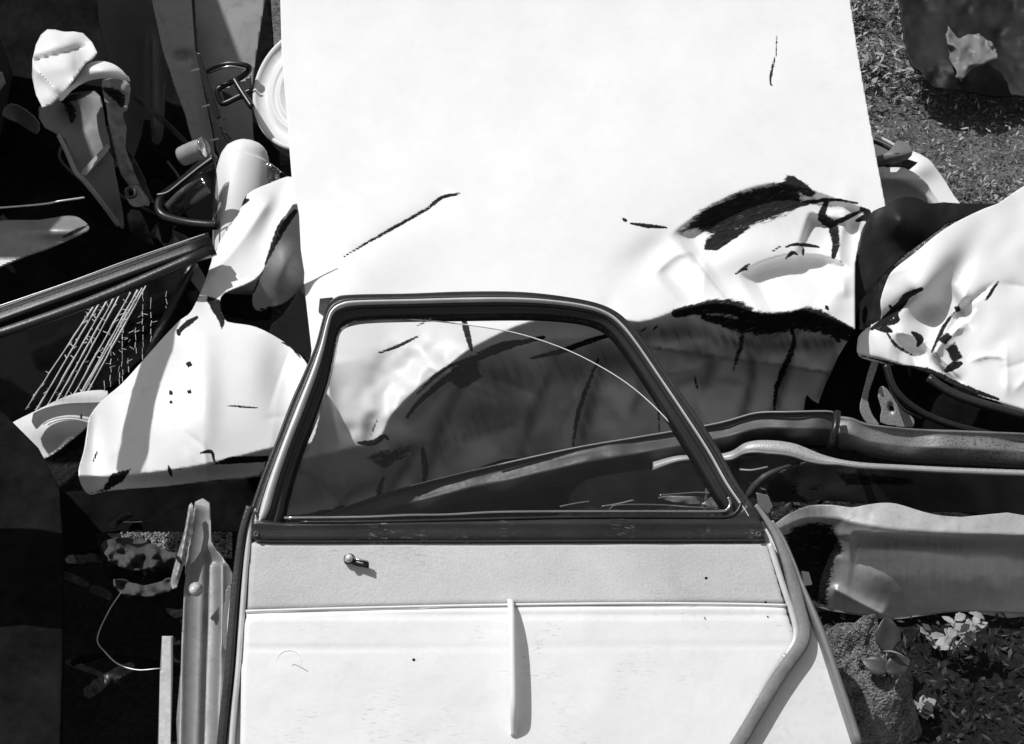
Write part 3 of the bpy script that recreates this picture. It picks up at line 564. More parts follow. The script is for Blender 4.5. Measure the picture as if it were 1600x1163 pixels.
tube('wing_edge', pp([(92, 212, 2.95), (104, 236, 2.93), (118, 268, 2.9), (134, 285, 2.9), (160, 318, 2.93), (185, 352, 2.98)]), .006, M['greyp'], wing)
sheet('crumpled_liner', [(160, 126), (196, 126), (204, 140), (198, 172), (190, 176), (198, 200), (196, 230), (206, 258), (218, 290), (234, 316), (226, 322), (206, 296), (188, 270), (180, 240), (172, 205), (166, 165)], F(plane(2.97, .3, .5, 180, 200), nz(22, .06, 15), nz(9, .012, 16)), M['greyp'], 2.5, .0025, [([(165, 140), (185, 150), (190, 165)], 9, .9)], [(180, 160, 16, 20, .8), (190, 230, 16, 50, .8)], wing, 2)
hous = thing('headlamp_housing', 'small battered square lamp housing with a round hole below the crushed wing', 'headlamp', G(215, 420))
sheet('housing', [(196, 296), (214, 290), (222, 300), (230, 318), (214, 324), (202, 318)], F(plane(2.92, 0, .3, 210, 305), bump(205, 302, 6, 6, .04), nz(15, .02, 5)), M['greyp'], 2, .003, [([(203, 302), (206, 303)], 5, 1)], (), hous, 2)
tube('housing_rim', pp([(198, 298, 2.9), (204, 294, 2.895), (211, 298, 2.89), (211, 306, 2.89), (204, 309, 2.9), (198, 305, 2.9), (198, 298, 2.9)]), .004, M['steeld'], hous)
# grey door pillar and pale door inner
pil = thing('grey_door_post', 'leaning grey door post with clipped seams, left of the round drum', 'door frame', G(310, 420))
sheet('post', [(228, -40), (296, -40), (305, 83), (318, 150), (330, 205), (337, 252), (322, 250), (302, 226), (290, 180), (270, 125), (255, 83)], F(plane(3.36, .1, -.2, 290, 150), crease([(298, 83), (306, 115), (318, 180), (332, 250)], 4, .012), bump(285, 88, 14, 8, .025), crease([(258, 83), (300, 225)], 5, -.01), nz(40, .004, 4)), M['greyp'], 3, .004, [([(290, 148), (298, 172)], 1.5, .5)], (), pil, 1)
for x, y in ((305, 108), (322, 164), (335, 217)): mk('seam_clip', [P(x + a, y + b, c) for c in (3.32, 3.345) for a, b in ((-7, 2), (6, -2), (7, 1), (-6, 4))], [(0, 1, 2, 3), (4, 5, 6, 7), (0, 1, 5, 4), (2, 3, 7, 6)], M['bead'], pil, False)
sheet('door_inner', [(302, -40), (420, -40), (400, 90), (392, 150), (396, 215), (400, 240), (345, 250), (338, 235), (330, 190), (318, 130), (308, 83)], F(plane(3.45, 0, -.3, 350, 160), nz(70, .02, 3)), M['greyp'], 4, .003, [([(345, 150), (350, 190)], 1.5, .7)], [(360, 220, 50, 60, .4)], pil, 1)
sheet('black_post', [(306, 83), (312, 83), (324, 120), (338, 165), (344, 182), (338, 186), (326, 160), (316, 130)], plane(3.12, 0, 0), M['rubber'], 3, .01, (), (), pil, 1)
tube('window_seal', pp([(324, 112, 3.2), (340, 104, 3.18), (360, 100, 3.17), (385, 103, 3.17), (389, 110, 3.18), (375, 122, 3.19), (350, 134, 3.2), (340, 142, 3.2), (343, 155, 3.2), (350, 162, 3.2), (372, 152, 3.2), (395, 140, 3.2)]), .0075, M['rubber'], pil)
tube('seal_bead', pp([(326, 115, 3.185), (345, 107, 3.165), (362, 104, 3.16), (384, 108, 3.16)]), .0025, M['chrome'], pil)
sheet('dark_recess', [(345, 140), (392, 118), (394, 150), (352, 162)], plane(3.23), M['darkp'], 5, .004, (), (), pil, 1)
tube('stay_bar', pp([(366, 124, 3.14), (378, 144, 3.12), (394, 168, 3.1)]), .008, M['rubber'], pil)
tube('torn_wire', pp([(344, 196, 3.15), (350, 212, 3.15), (356, 222, 3.15), (358, 236, 3.15)]), .0022, M['rubber'], pil, 5)
tube('torn_wire', pp([(346, 205, 3.15), (352, 208, 3.14), (360, 218, 3.15)]), .0018, M['rubber'], pil, 5)
# can
can = thing('crushed_can', 'short crushed metal can lying just below the grey door post', 'can', G(305, 420))
tube('can_body', pp([(283, 246, 3.0), (300, 238, 2.99), (318, 231, 2.97)]), [.022, .0235, .024, .024, .0245, .024, .024, .0243, .024, .024, .0235, .023, .0225], M['greyp'], can, 16)
tube('can_rim', pp([(318, 231, 2.97), (320, 230.4, 2.969)]), .026, M['chrome'], can, 16)
sheet('can_lid', [(283, 238), (290, 236), (292, 246), (288, 256), (281, 252)], plane(2.985), M['midp'], 2, .002, (), (), can, 2)
# tinted window in black rubber
tw = thing('rubber_framed_window', 'dark quarter window in a thick black rubber seal left of the white cylinder', 'car window', G(300, 480))
tube('rubber_seal', pp([(336, 246, 2.82), (310, 262, 2.84), (280, 288, 2.86), (256, 306, 2.88), (248, 322, 2.88), (256, 338, 2.87), (290, 348, 2.84), (325, 352, 2.82), (340, 352, 2.81)]), .011, M['rubber'], tw)
tube('seal_highlight', pp([(330, 247, 2.80), (310, 262, 2.82), (285, 282, 2.84), (262, 300, 2.86), (246, 304, 2.87)]), .0016, M['bead'], tw, 6)
sheet('pane', [(336, 252), (312, 268), (282, 292), (260, 312), (256, 326), (270, 340), (300, 344), (338, 346)], F(plane(2.89), crease([(270, 330), (330, 280)], 8, -.02)), M['glassd'], 4, .004, (), (), tw, 2)
tube('reflected_strip', pp([(275, 334, 2.90), (300, 314, 2.89), (325, 296, 2.88)]), [.010] * 13, M['steel'], tw)
tube('reflected_strip', pp([(264, 325, 2.92), (290, 300, 2.91), (318, 286, 2.90)]), .013, M['midp'], tw)
# white cylinder
wc = thing('white_cylinder', 'white enamel cylinder with a rounded shoulder below the round drum', 'water heater', G(370, 480))
ax0, rows = None, []
cy_ax = smooth([(374, 450, 2.93), (376, 380, 2.95), (377, 320, 2.97), (380, 275, 2.99), (384, 250, 3.0), (389, 232, 3.0), (392, 219, 3.0)], 4)
rr = list(np.interp(cy_ax[:, 1], [219, 221, 226, 236, 250, 272, 300, 450], [2, 14, 24, 33, 39, 42, 43, 43]))
tube('cylinder_body', P(cy_ax[:, 0], cy_ax[:, 1], cy_ax[:, 2]), [r / FP * 2.97 for r in rr], M['white'], wc, 40)
tube('cylinder_seam', pp([(337, 270, 2.90), (334, 320, 2.895), (334, 400, 2.875)]), .0025, M['steel'], wc, 6)
# round drum
drum = thing('round_drum_lid', 'pale round drum end with pressed rings, half hidden by the big white sheet', 'drum', G(470, 420))
nD = (-FWD * .93 + UP * .30 - RT * .20); nD /= np.linalg.norm(nD); e1 = np.cross(UP, nD); e1 /= np.linalg.norm(e1); e2 = np.cross(nD, e1)
cD = P(487, 138, 3.17); KD = 1.07
ring = lambda r, z, n=72: [cD + KD * r * (math.cos(a) * e1 * .86 + math.sin(a) * e2) + z * nD for a in np.linspace(0, 2 * math.pi, n, endpoint=False)]
loft('drum_end', [ring(.0005, 0), ring(.09, 0), ring(.094, .004), ring(.098, 0), ring(.112, 0), ring(.115, .003), ring(.119, 0), ring(.15, .0), ring(.156, .006)], M['white_rough'], drum, True)
loft('drum_rim', [ring(.156, .006), ring(.161, .012), ring(.168, .010), ring(.170, .002), ring(.166, -.004)], M['white_rough'], drum, True)
loft('drum_side', [ring(.166, -.004), ring(.165, -.045), ring(.169, -.05), ring(.169, -.056), ring(.164, -.062), ring(.163, -.10), ring(.12, -.104), ring(.001, -.104)], M['greyp'], drum, True)
br = thing('chrome_bracket', 'thin bent chrome bracket poking out under the round drum', 'bracket', G(420, 420))
tube('bracket_rod', pp([(408, 272, 2.98), (416, 278, 2.97), (412, 250, 2.98), (415, 238, 3.0)]), .0035, M['chrome'], br, 6)
sheet('bracket_plate', [(412, 252), (424, 256), (432, 262), (446, 274), (440, 282), (424, 286), (414, 276)], F(plane(2.98, 0, .5, 430, 270), nz(9, .06, 4)), M['chrome'], 2, .002, (), (), br, 1)

# ------------------------------------------------------------------ left: window channel with crazed glass
wb = thing('broken_windscreen_frame', 'dark diagonal windscreen frame holding white crazed glass at the left edge', 'car window', G(150, 700))
def beam(x0, y0, x1, y1, d0, d1, w, mat, name, hl=None):
    path = pp([(x0, y0, d0), ((x0 + x1) / 2, (y0 + y1) / 2, (d0 + d1) / 2), (x1, y1, d1)], 4)
    return sweep(name, path, [(-w, -.02), (-w, .004), (-w * .8, .008), (-w * .2, .004), (0, .012), (w * .45, .01), (w * .55, 0), (w, .002), (w, -.02)], mat, wb, scale=1)
beam(-60, 520, 332, 380, 2.52, 2.62, .024, M['rubber'], 'frame_rail')
sweep('rail_lower_strip', pp([(-60, 541, 2.49), (135, 474, 2.54), (326, 392, 2.60)], 4), [(-.010, -.01), (-.010, .002), (.010, .004), (.010, -.01)], M['flange'], wb)
Ln = np.array(SD)
lq = np.array([(262, 500), (247, 545), (228, 600), (219, 650), (212, 700), (206, 745)], float); wp = P(lq[:, 0], lq[:, 1], lf_d(lq[:, 0], lq[:, 1])) + .56 * Ln
sweep('stripe_caster', wp, [(-.022, -.012), (-.022, .008), (-.012, .013), (.012, .013), (.022, .008), (.022, -.012)], M['flange'], wb)  # added post, set sunward to throw a stripe of shade on the fender
tube('rail_bright_edge', pp([(-60, 498, 2.49), (97, 445, 2.52), (200, 407, 2.55), (320, 366, 2.60)]), .0014, M['bead'], wb, 6)
tube('rail_bright_edge', pp([(-60, 507, 2.50), (97, 454, 2.53), (200, 417, 2.56), (325, 369, 2.60)]), .0012, M['flange'], wb, 6)
sweep('upright_post', pp([(303, 410, 2.66), (270, 475, 2.64), (230, 560, 2.62)], 3), [(-.008, -.01), (-.008, .003), (-.002, .008), (.004, .003), (.008, .003), (.008, -.01)], M['flange'], wb)
sheet('glass_pane', [(-40, 525), (97, 480), (230, 428), (300, 400), (236, 545), (180, 600), (90, 640), (-40, 690)], plane(2.72, 0, -.2, 150, 560), M['glassd'], 4, .004, (), (), wb, 1, uvs=40.)
tops = [(147, 478), (155, 474), (168, 469), (178, 466), (186, 463), (204, 457), (215, 453), (222, 450), (228, 447)]
bots = [(40, 640), (52, 650), (62, 655), (66, 668), (72, 676), (80, 682), (92, 678), (86, 692), (102, 676)]
for (a, b), (c, e) in zip(tops, bots):
    n = 14; q = []
    for k in range(n + 1):
        tq = k / n; q.append((a + (c - a) * tq + random.uniform(-.35, .35), b + (e - b) * tq + random.uniform(-.3, .3), 2.705 - .01 * tq))
    q = np.array(q); tube('crack', P(q[:, 0], q[:, 1], q[:, 2]), [.0010 + .0016 * random.random() for _ in q], M['webw'], wb, 5)
webs = []; wf = []
def thin(a, b, w=.5, d=2.70):
    a = np.array(a, float); b = np.array(b, float); tn = b - a; tn = np.array([-tn[1], tn[0]]) / (np.hypot(*tn) + 1e-6) * w; k = len(webs)
    for p in (a - tn, a + tn, b + tn, b - tn): webs.append(P(p[0], p[1], d))
    wf.append((k, k + 1, k + 2, k + 3))
for _ in range(90):
    tq = random.random(); i = random.randrange(8); a = np.array(tops[i]) + (np.array(bots[i]) - tops[i]) * tq; thin(a, a + np.array([random.uniform(-9, 9), random.uniform(-10, 8)]), random.uniform(.3, .9))
for x, y0, y1 in ((191, 510, 590), (223, 452, 560), (236, 465, 540), (260, 455, 490), (173, 536, 598), (212, 512, 548), (163, 595, 612), (200, 560, 584), (186, 572, 596)):
    y = y0
    while y < y1: thin((x + random.uniform(-1, 1), y), (x + random.uniform(-1.5, 1.5), y + 9), random.uniform(.25, .6)); y += random.uniform(8, 14)
for _ in range(50):
    a = np.array([random.uniform(130, 250), random.uniform(470, 590)]); thin(a, a + np.array([random.uniform(-12, 12), random.uniform(-5, 5)]), random.uniform(.2, .5))
o = mk('crazing', webs, wf, M['webw'], wb, False); o['kind'] = 'stuff'
# bumper end top of the rail
bp = thing('bumper_end', 'rounded grey bumper end with a bright edge, left edge above the windscreen frame', 'bumper', G(80, 560))
sheet('bumper_skin', [(-40, 352), (60, 344), (97, 338), (118, 338), (132, 346), (140, 356), (128, 366), (97, 380), (40, 400), (-40, 425)], F(plane(2.7, 0, -.9, 100, 360), bump(90, 360, 60, 14, -.03)), M['steel'], 3, .004, [([(97, 372), (138, 352)], 3, .9)], (), bp, 2)
tube('bumper_strip', pp([(-40, 328, 2.72), (60, 320, 2.72), (97, 314, 2.72), (132, 309, 2.73)]), .0022, M['bead'], bp, 6)

# ------------------------------------------------------------------ bottom-left
post = thing('galvanised_post', 'upright folded grey sheet-metal post standing beside the car door at lower left', 'door pillar', G(320, 1130))
post_d = F(plane(2.15, 0, -.55, 320, 950), crease([(305, 790), (292, 880), (287, 960), (284, 1060), (282, 1180)], 9, -.016, .01), crease([(346, 880), (346, 980), (342, 1060), (340, 1180)], 8, -.018, .01),
           lambda X, Y: .014 * sst(0, 10, X - np.interp(Y, [790, 860, 930, 1180], [330, 318, 316, 308])) * sst(0, 14, np.interp(Y, [790, 880, 1180], [340, 350, 350]) - X) * sst(850, 880, Y), nz(60, .004, 3))
sheet('post_web', [(305, 784), (328, 786), (330, 845), (348, 872), (366, 902), (364, 960), (360, 1048), (350, 1190), (278, 1190), (282, 1048), (286, 950), (292, 880), (300, 830)], post_d, M['steel'], 3, .003, (), [(320, 900, 12, 40, .3)], post, 2)
sheet('post_flange', [(295, 790), (302, 790), (300, 830), (290, 870), (276, 918), (266, 912), (276, 870), (288, 830)], F(plane(2.17, 0, -.5, 280, 850), crease([(298, 790), (284, 868), (272, 915)], 4, -.01)), M['steel'], 2.5, .003, [([(274, 868), (280, 875), (284, 882)], 3, 1)], (), post, 2)
sheet('post_foot', [(253, 994), (270, 994), (270, 1048), (266, 1190), (246, 1190), (250, 1048)], plane(2.1, 0, -.6, 260, 1040), M['steel'], 4, .004, (), (), post, 1)
c = P(306, 921, 2.125); sweep('bolt_head', [c, c - FWD * .006, c - FWD * .014, c - FWD * .018], circ(.0078, 14), M['bead'], post, ref=UP, scale=[1.6, 1, 1, .6])
sheet('slot_plate', [(352, 922), (366, 922), (362, 1010), (347, 1008)], plane(2.118, 0, -.55, 320, 950), M['darkp'], 3, .002, (), (), post, 2)
tube('latch_rod', pp([(362, 938, 2.08), (358, 970, 2.07), (358, 1000, 2.06)]), .0032, M['bead'], post, 6)
rub = thing('crumpled_rag', 'dark crumpled cloth bundle lying on gravel in the lower left shadows', 'rag', G(220, 900))
sheet('cloth_fold', [(158, 852), (175, 842), (205, 840), (232, 846), (262, 862), (300, 866), (290, 884), (240, 886), (205, 890), (175, 880)], F(plane(2.42, 0, -1, 220, 860), nz(30, .22, 33), nz(9, .05, 34)), M['cloth'], 2.5, .004, (), (), rub, 2)
sheet('cloth_fold', [(180, 905), (225, 915), (262, 905), (280, 905), (262, 925), (220, 932), (190, 925)], F(plane(2.35, 0, -1, 220, 915), nz(24, .2, 35)), M['cloth'], 3, .004, (), (), rub, 2)
# gravel ledge
V = []; Fc = []
for _ in range(2600):
    x = random.uniform(190, 362); y = random.uniform(832, 872)
    if y > 845 + (x - 190) * .35 and x < 262: continue
    c = P(x, y, 2.52 - .9 * (y - 850) / 1000 + random.uniform(-.006, .006)); s = random.uniform(.0012, .0034); b = len(V)
    V += [c + s * np.array(q) * random.uniform(.6, 1.2) for q in ((1, 0, 0), (0, 1, 0), (-1, 0, 0), (0, -1, 0), (0, 0, 1), (0, 0, -1))]
    Fc += [(b + i, b + (i + 1) % 4, b + 4) for i in range(4)] + [(b + (i + 1) % 4, b + i, b + 5) for i in range(4)]
gm = plain('pale_gravel', .12, .5, .9, scale=60, bump=0)
o = mk('gravel', V, Fc, gm, smooth_=False); tag(o, 'ledge of pale gravel behind the galvanised post at lower left', 'gravel', kind='stuff')
lb = sheet('gravel_ledge', [(150, 834), (370, 830), (372, 880), (300, 884), (160, 884)], F(plane(2.535, 0, -.9, 260, 850), nz(20, .02, 5)), M['soild'], 4, .05, (), (), None, 1); tag(lb, kind='structure')
wv = tube('loose_wire', pp([(190, 925, 2.3), (170, 955, 2.28), (152, 998, 2.26), (165, 1020, 2.2), (185, 1038, 2.18), (215, 1047, 2.17), (250, 1045, 2.17), (262, 1050, 2.2)]), .0012, M['bead'], None, 5); tag(wv, 'long thin bright wire looping down beside the lower left post', 'wire')
wv = tube('loose_wire', pp([(192, 816, 2.4), (215, 816, 2.4), (240, 812, 2.4), (258, 802, 2.4), (285, 790, 2.42)]), .0009, M['flange'], None, 5); tag(wv, 'short faint dark wire hanging under the white fender', 'wire')
# added black body at the left edge, put there to shade the lower left
ls = thing('added_shade_body', 'added black body at the lower left edge that casts shade', 'wrecked car', G(20, 1000))
sheet('shade_side', [(-420, 560), (-80, 560), (60, 700), (92, 760), (100, 860), (98, 1000), (90, 1240), (-420, 1240)], F(plane(2.22, 0, -1.0, 50, 900), bump(60, 900, 60, 90, -.03), nz(80, .04, 21)), M['black'], 8, .01, (), (), ls, 1)
sheet('void_sheet', [(90, 770), (420, 745), (430, 830), (260, 838), (140, 860), (90, 900)], F(plane(2.62, 0, -.2, 250, 800), nz(60, .05, 5)), M['black'], 6, .01, (), (), ls, 1)  # black sheet standing in for the dark under the fender
sheet('unseen_flap', [(-420, 420), (-110, 470), (-40, 560), (-60, 700), (-420, 700)], plane(2.0, 0, -.3, -100, 560), M['darkp'], 10, .01, (), (), ls, 1)

# ------------------------------------------------------------------ right side
fw = thing('far_white_fender', 'smooth white fender lying on the earth at the right edge of the big sheet', 'fender', G(1440, 330))
sheet('fender_skin', [(1360, 255), (1385, 262), (1412, 262), (1440, 278), (1456, 300), (1462, 330), (1360, 345), (1350, 300)], F(plane(3.1, 0, -.4, 1400, 300), bump(1400, 275, 60, 20, -.05), drop([(1340, 285), (1400, 280), (1440, 300), (1470, 330)], .002, .08)), M['white_rough'], 3, .003, [([(1378, 270), (1383, 276)], 1.5, .6)], (), fw, 2)
sheet('fender_side', [(1425, 236), (1450, 248), (1462, 262), (1475, 280), (1490, 305), (1506, 330), (1480, 345), (1455, 330), (1446, 300), (1432, 278), (1410, 262), (1415, 245)], F(plane(3.2, .3, -1.2, 1450, 290), bump(1440, 260, 25, 20, -.03)), M['white'], 3, .003, (), (), fw, 2)
sheet('fender_top', [(1358, 208), (1372, 212), (1396, 224), (1386, 250), (1362, 256)], plane(3.3, 0, -1.2, 1380, 230), M['white'], 4, .003, (), (), fw, 1)
hc = thing('curved_grey_guard', 'curved grey crescent guard beside a bright strip on the far white fender', 'headlamp shade', G(1400, 300))
cres = smooth([(1362, 254, 0), (1382, 244, .45), (1398, 228, .9), (1408, 224, 1), (1418, 230, .9), (1424, 240, .7)], 6)
sheet('crescent', [(1366, 246), (1384, 240), (1396, 228), (1401, 221), (1412, 221), (1422, 228), (1426, 238), (1420, 248), (1404, 254), (1384, 257), (1364, 258)], F(plane(3.06, 0, -.8, 1400, 240), bump(1400, 240, 30, 14, -.03), drop([(1362, 252), (1390, 250), (1410, 244), (1428, 236)], .002, .06)), M['midp'], 2.2, .006, [([(1395, 241), (1406, 240)], 1.2, .7)], (), hc, 2)
sheet('crescent_base', [(1362, 254), (1390, 256), (1416, 248), (1434, 254), (1424, 262), (1400, 258), (1380, 266), (1362, 266)], plane(3.09, 0, -.3, 1400, 258), M['rubber'], 3, .02, (), (), hc, 1)
for o_, m_ in (((0, 0), 'bead'), ((-3, 8), 'rubber')):
    tube('trim_strip', pp([(1368 + o_[0], 213 + o_[1], 3.1), (1384 + o_[0], 220 + o_[1], 3.09), (1400 + o_[0], 229 + o_[1], 3.08)]), .005, M[m_], hc, 6)
bh = thing('black_rubber_hood', 'torn black rubber hood in the gap right of the big white sheet', 'rubber sheet', G(1400, 560))
sheet('black_hood', [(1384, 322), (1398, 312), (1416, 307), (1436, 310), (1452, 318), (1475, 316), (1500, 318), (1640, 322), (1640, 350), (1500, 344), (1470, 358), (1440, 380), (1400, 410), (1372, 440), (1345, 470), (1336, 500), (1334, 440), (1340, 400), (1352, 350), (1364, 330)], F(plane(2.8, 0, -.3, 1400, 380), bump(1410, 345, 30, 30, -.06), nz(60, .03, 5), nz(15, .004, 6)), M['tyre'], 3, .006, (), (), bh, 2)
sheet('pale_lining', [(1345, 470), (1354, 456), (1364, 440), (1378, 434), (1380, 460), (1376, 500), (1360, 510), (1344, 515)], F(plane(2.83), crease([(1350, 515), (1375, 440)], 5, -.02), nz(20, .02, 5)), M['greyp'], 2.5, .004, [([(1350, 505), (1352, 480)], 4, .9)], [(1352, 490, 14, 30, .6)], bh, 2)
gapb = sheet('dark_inner_panel', [(1300, 500), (1344, 480), (1420, 540), (1640, 560), (1640, 720), (1420, 720), (1250, 700), (1260, 620)], F(plane(2.95, 0, -.1, 1400, 600), nz(70, .05, 5), nz(16, .008, 8)), M['black'], 6, .01, (), (), None, 1); tag(gapb, 'black inner panel behind the gap under the right white wing', 'car panel')
RW = [(1386, 438), (1398, 420), (1430, 395), (1462, 368), (1500, 344), (1560, 318), (1640, 300), (1640, 640), (1560, 628), (1502, 606), (1470, 592), (1440, 580), (1405, 573), (1370, 566), (1342, 557), (1340, 535), (1344, 522), (1362, 508), (1378, 496), (1376, 470)]
rw_d = F(plane(2.72, 0, -.6, 1420, 480), bump(1460, 430, 60, 60, -.06, -45), crease([(1345, 520), (1390, 490), (1420, 470), (1440, 455)], 9, .03), drop([(1400, 575), (1440, 500), (1500, 400), (1560, 330)][::-1], 0.0, .01), bump(1445, 490, 28, 20, .05), bump(1480, 450, 22, 60, .05, 30),
         crease([(1460, 560), (1480, 510), (1515, 450)], 7, -.03), crease([(1392, 512), (1440, 540), (1500, 600)], 10, -.025), drop([(1330, 548), (1400, 566), (1460, 585), (1510, 612), (1640, 650)], .002, .06), nz(60, .03, 12), kinks(6, 1370, 420, 1620, 600, 12, .013, 6, 110), shelf([(1440, 575), (1462, 545), (1490, 520), (1530, 480)][::-1], 16, .04, .2), shelf([(1392, 520), (1430, 528), (1470, 560), (1510, 600)], 14, .03, .2))
rw = thing('crumpled_white_wing', 'crumpled torn white wing at the right edge, below the black rubber hood', 'fender', G(1450, 640))
sheet('wing_skin', RW, rw_d, M['white'], 2.6, .0025,
      [([(1440, 452), (1418, 462), (1408, 475), (1390, 494), (1362, 514)], 6, 1), ([(1400, 572), (1450, 580), (1502, 604), (1560, 624)], 5, .9), ([(1478, 545), (1492, 535), (1505, 560), (1488, 565)], 6, 1, 1), ([(1390, 478), (1402, 500), (1380, 506), (1370, 512)], 4, 1), ([(1368, 512), (1385, 515), (1393, 518)], 5, 1), ([(1426, 520), (1438, 530), (1434, 540)], 5, 1), ([(1386, 520), (1400, 540), (1425, 555)], 4, .65), ([(1465, 530), (1480, 520), (1488, 526), (1478, 540)], 5, 1, 1),
       ([(1455, 552), (1475, 510), (1490, 490)], 3.5, .8), ([(1494, 482), (1498, 484)], 5.5, 1.2), ([(1478, 580), (1490, 572), (1502, 568)], 6, 1), ([(1345, 556), (1400, 570), (1460, 588), (1510, 610)], 3, .7), ([(1540, 470), (1560, 440)], 3, .8)],
      [(1450, 490, 30, 22, .3), (1485, 450, 20, 60, .35)], rw, 3, uvrot=-45)
# speckled strut and curved trims under it
ss = thing('speckled_strut', 'flaking speckled metal strut in the dark gap beneath the right white wing', 'strut', G(1390, 700))
sheet('strut_plate', [(1364, 560), (1374, 562), (1362, 600), (1356, 625), (1364, 650), (1374, 664), (1356, 662), (1346, 648), (1344, 634), (1352, 600)], F(plane(2.72, 0, .1), nz(30, .01, 2)), M['speck'], 2.5, .003, (), (), ss, 2, uvs=60)
sheet('strut_plate', [(1376, 604), (1386, 608), (1400, 628), (1416, 645), (1428, 655), (1426, 668), (1400, 666), (1376, 660), (1378, 640), (1372, 620)], F(plane(2.70, 0, .1), bump(1392, 638, 3, 6, .02)), M['speck'], 2.5, .003, [([(1392, 636), (1396, 642)], 3.5, 1)], (), ss, 2, uvs=60)
for pts, r, m_ in (([(1388, 590, 2.68), (1394, 615, 2.67), (1412, 640, 2.66), (1440, 655, 2.66)], .003, 'flange'), ([(1384, 570, 2.67), (1400, 612, 2.66), (1440, 645, 2.65), (1500, 668, 2.64), (1600, 690, 2.64)], .008, 'rubber'), ([(1450, 590, 2.66), (1500, 620, 2.64), (1600, 650, 2.62)], .010, 'flange')):
    tube('curved_trim', pp(pts), r, M[m_], ss)
# long dented bumper crossing behind the door
bm = thing('dented_bumper_bar', 'long dented steel bumper bar running from behind the window to the right edge', 'bumper', G(1200, 800))
top = smooth([(480, 815, 2.58), (600, 772, 2.59), (700, 745, 2.59), (790, 724, 2.58), (900, 700, 2.56), (1000, 683, 2.55), (1120, 662, 2.53), (1180, 646, 2.52), (1230, 644, 2.50), (1290, 643, 2.49), (1304, 646, 2.49)], 8)
hgt = np.interp(top[:, 0], [480, 800, 950, 1100, 1200, 1304], [44, 50, 48, 44, 46, 52])
def barrow(T, Hh, seed, bulge=.05):
    rows = []
    for k, (x, y, d) in enumerate(T):
        h = Hh[k]; row = []
        for s, b in ((-.03, .03), (0, .002), (.03, -.004), (.06, .05), (.1, .12), (.25, .0), (.45, -.2), (.52, -.26), (.56, -.24), (.75, -.1), (.9, .05), (.95, .15), (1, .4), (1.05, 1)):
            row.append(P(x + h * s * .12, y + h * s, d + b * bulge + .034 * float(fnoise(np.array(x + s * 25), np.array(s * 50.), 95, seed, 3)) * min(1, max(0, s * 5))))
        rows.append(row)
    return rows
loft('bar_section', barrow(top, hgt, 3), M['steeld'], bm, False, solid=.003)
tk = top[top[:, 0] > 775]; tube('bar_edge', P(tk[:, 0], tk[:, 1], tk[:, 2] - .004), .0022, M['steel'], bm, 6)
top2 = smooth([(1306, 651, 2.50), (1330, 654, 2.49), (1352, 662, 2.49), (1390, 668, 2.48), (1440, 672, 2.48), (1502, 674, 2.47), (1640, 680, 2.45)], 8)
loft('bar_section', barrow(top2, np.interp(top2[:, 0], [1306, 1420, 1640], [48, 50, 52]), 8), M['speckd'], bm, False, solid=.003)
tube('bar_joint', pp([(1308, 645, 2.47), (1306, 665, 2.445), (1301, 685, 2.445), (1298, 700, 2.47)]), .0075, M['rubber'], bm)
# bright ledge
lg = thing('bright_dented_rail', 'thin bright dented metal rail below the bumper bar on the right', 'trim strip', G(1300, 850))
T3 = smooth([(1020, 722, 2.52), (1060, 712, 2.50), (1100, 712, 2.49), (1140, 706, 2.48), (1165, 692, 2.46), (1195, 688, 2.45), (1240, 693, 2.44), (1290, 712, 2.43), (1340, 722, 2.42), (1420, 727, 2.42), (1502, 731, 2.41), (1640, 736, 2.4)], 8)
wdt = np.interp(T3[:, 0], [1020, 1100, 1150, 1200, 1260, 1310, 1400, 1640], [12, 4, 14, 20, 20, 8, 7, 7])
loft('rail_face', [[P(x, y, d + .03), P(x, y, d), P(x, y + h * .5, d - .01), P(x, y + h, d - .012), P(x, y + h + 3, d - .004), P(x, y + h + 3, d + .04)] for (x, y, d), h in zip(T3, wdt)], M['speck'], lg, False, solid=.002)
tube('rail_edge', [P(x, y + h, d - .014) for (x, y, d), h in zip(T3, wdt)], .003, M['steel'], lg, 6)
# inner arch and flaking plate
ar = thing('flaking_inner_arch', 'dark flaking wheel arch with a curved bright lip just right of the door', 'wheel arch', G(1300, 900))
sheet('arch_plate', [(1200, 760), (1216, 740), (1260, 722), (1330, 724), (1420, 734), (1500, 738), (1640, 742), (1640, 806), (1500, 800), (1440, 800), (1360, 788), (1280, 782), (1210, 785)], F(plane(2.53, 0, .5, 1350, 760), nz(50, .03, 6)), M['steeld'], 3, .003, [([(1230, 752), (1252, 752), (1254, 776), (1232, 778)], 10, .62, 1), ([(1255, 755), (1300, 750), (1290, 775), (1262, 776)], 8, .5, 1), ([(1300, 735), (1420, 745), (1440, 760), (1320, 762)], 10, .8, 1)], [(1400, 770, 200, 30, .6)], ar, 2)
tube('arch_lip', pp([(1168, 778, 2.44), (1178, 762, 2.43), (1195, 745, 2.42), (1222, 732, 2.43), (1250, 724, 2.45)]), [.005, .006, .007, .008, .008, .008, .008, .008, .008, .007, .007, .007, .007, .006, .006, .006, .005, .005, .004, .004, .004, .003, .003, .003, .002], M['steeld'], ar)
tube('arch_wire', pp([(1156, 734, 2.46), (1175, 735, 2.45), (1200, 730, 2.45)]), .0025, M['steel'], ar, 6)
sheet('arch_bracket', [(1182, 770), (1200, 774), (1208, 792), (1200, 805), (1185, 790)], plane(2.4, 0, 0), M['midp'], 3, .006, (), (), ar, 1)
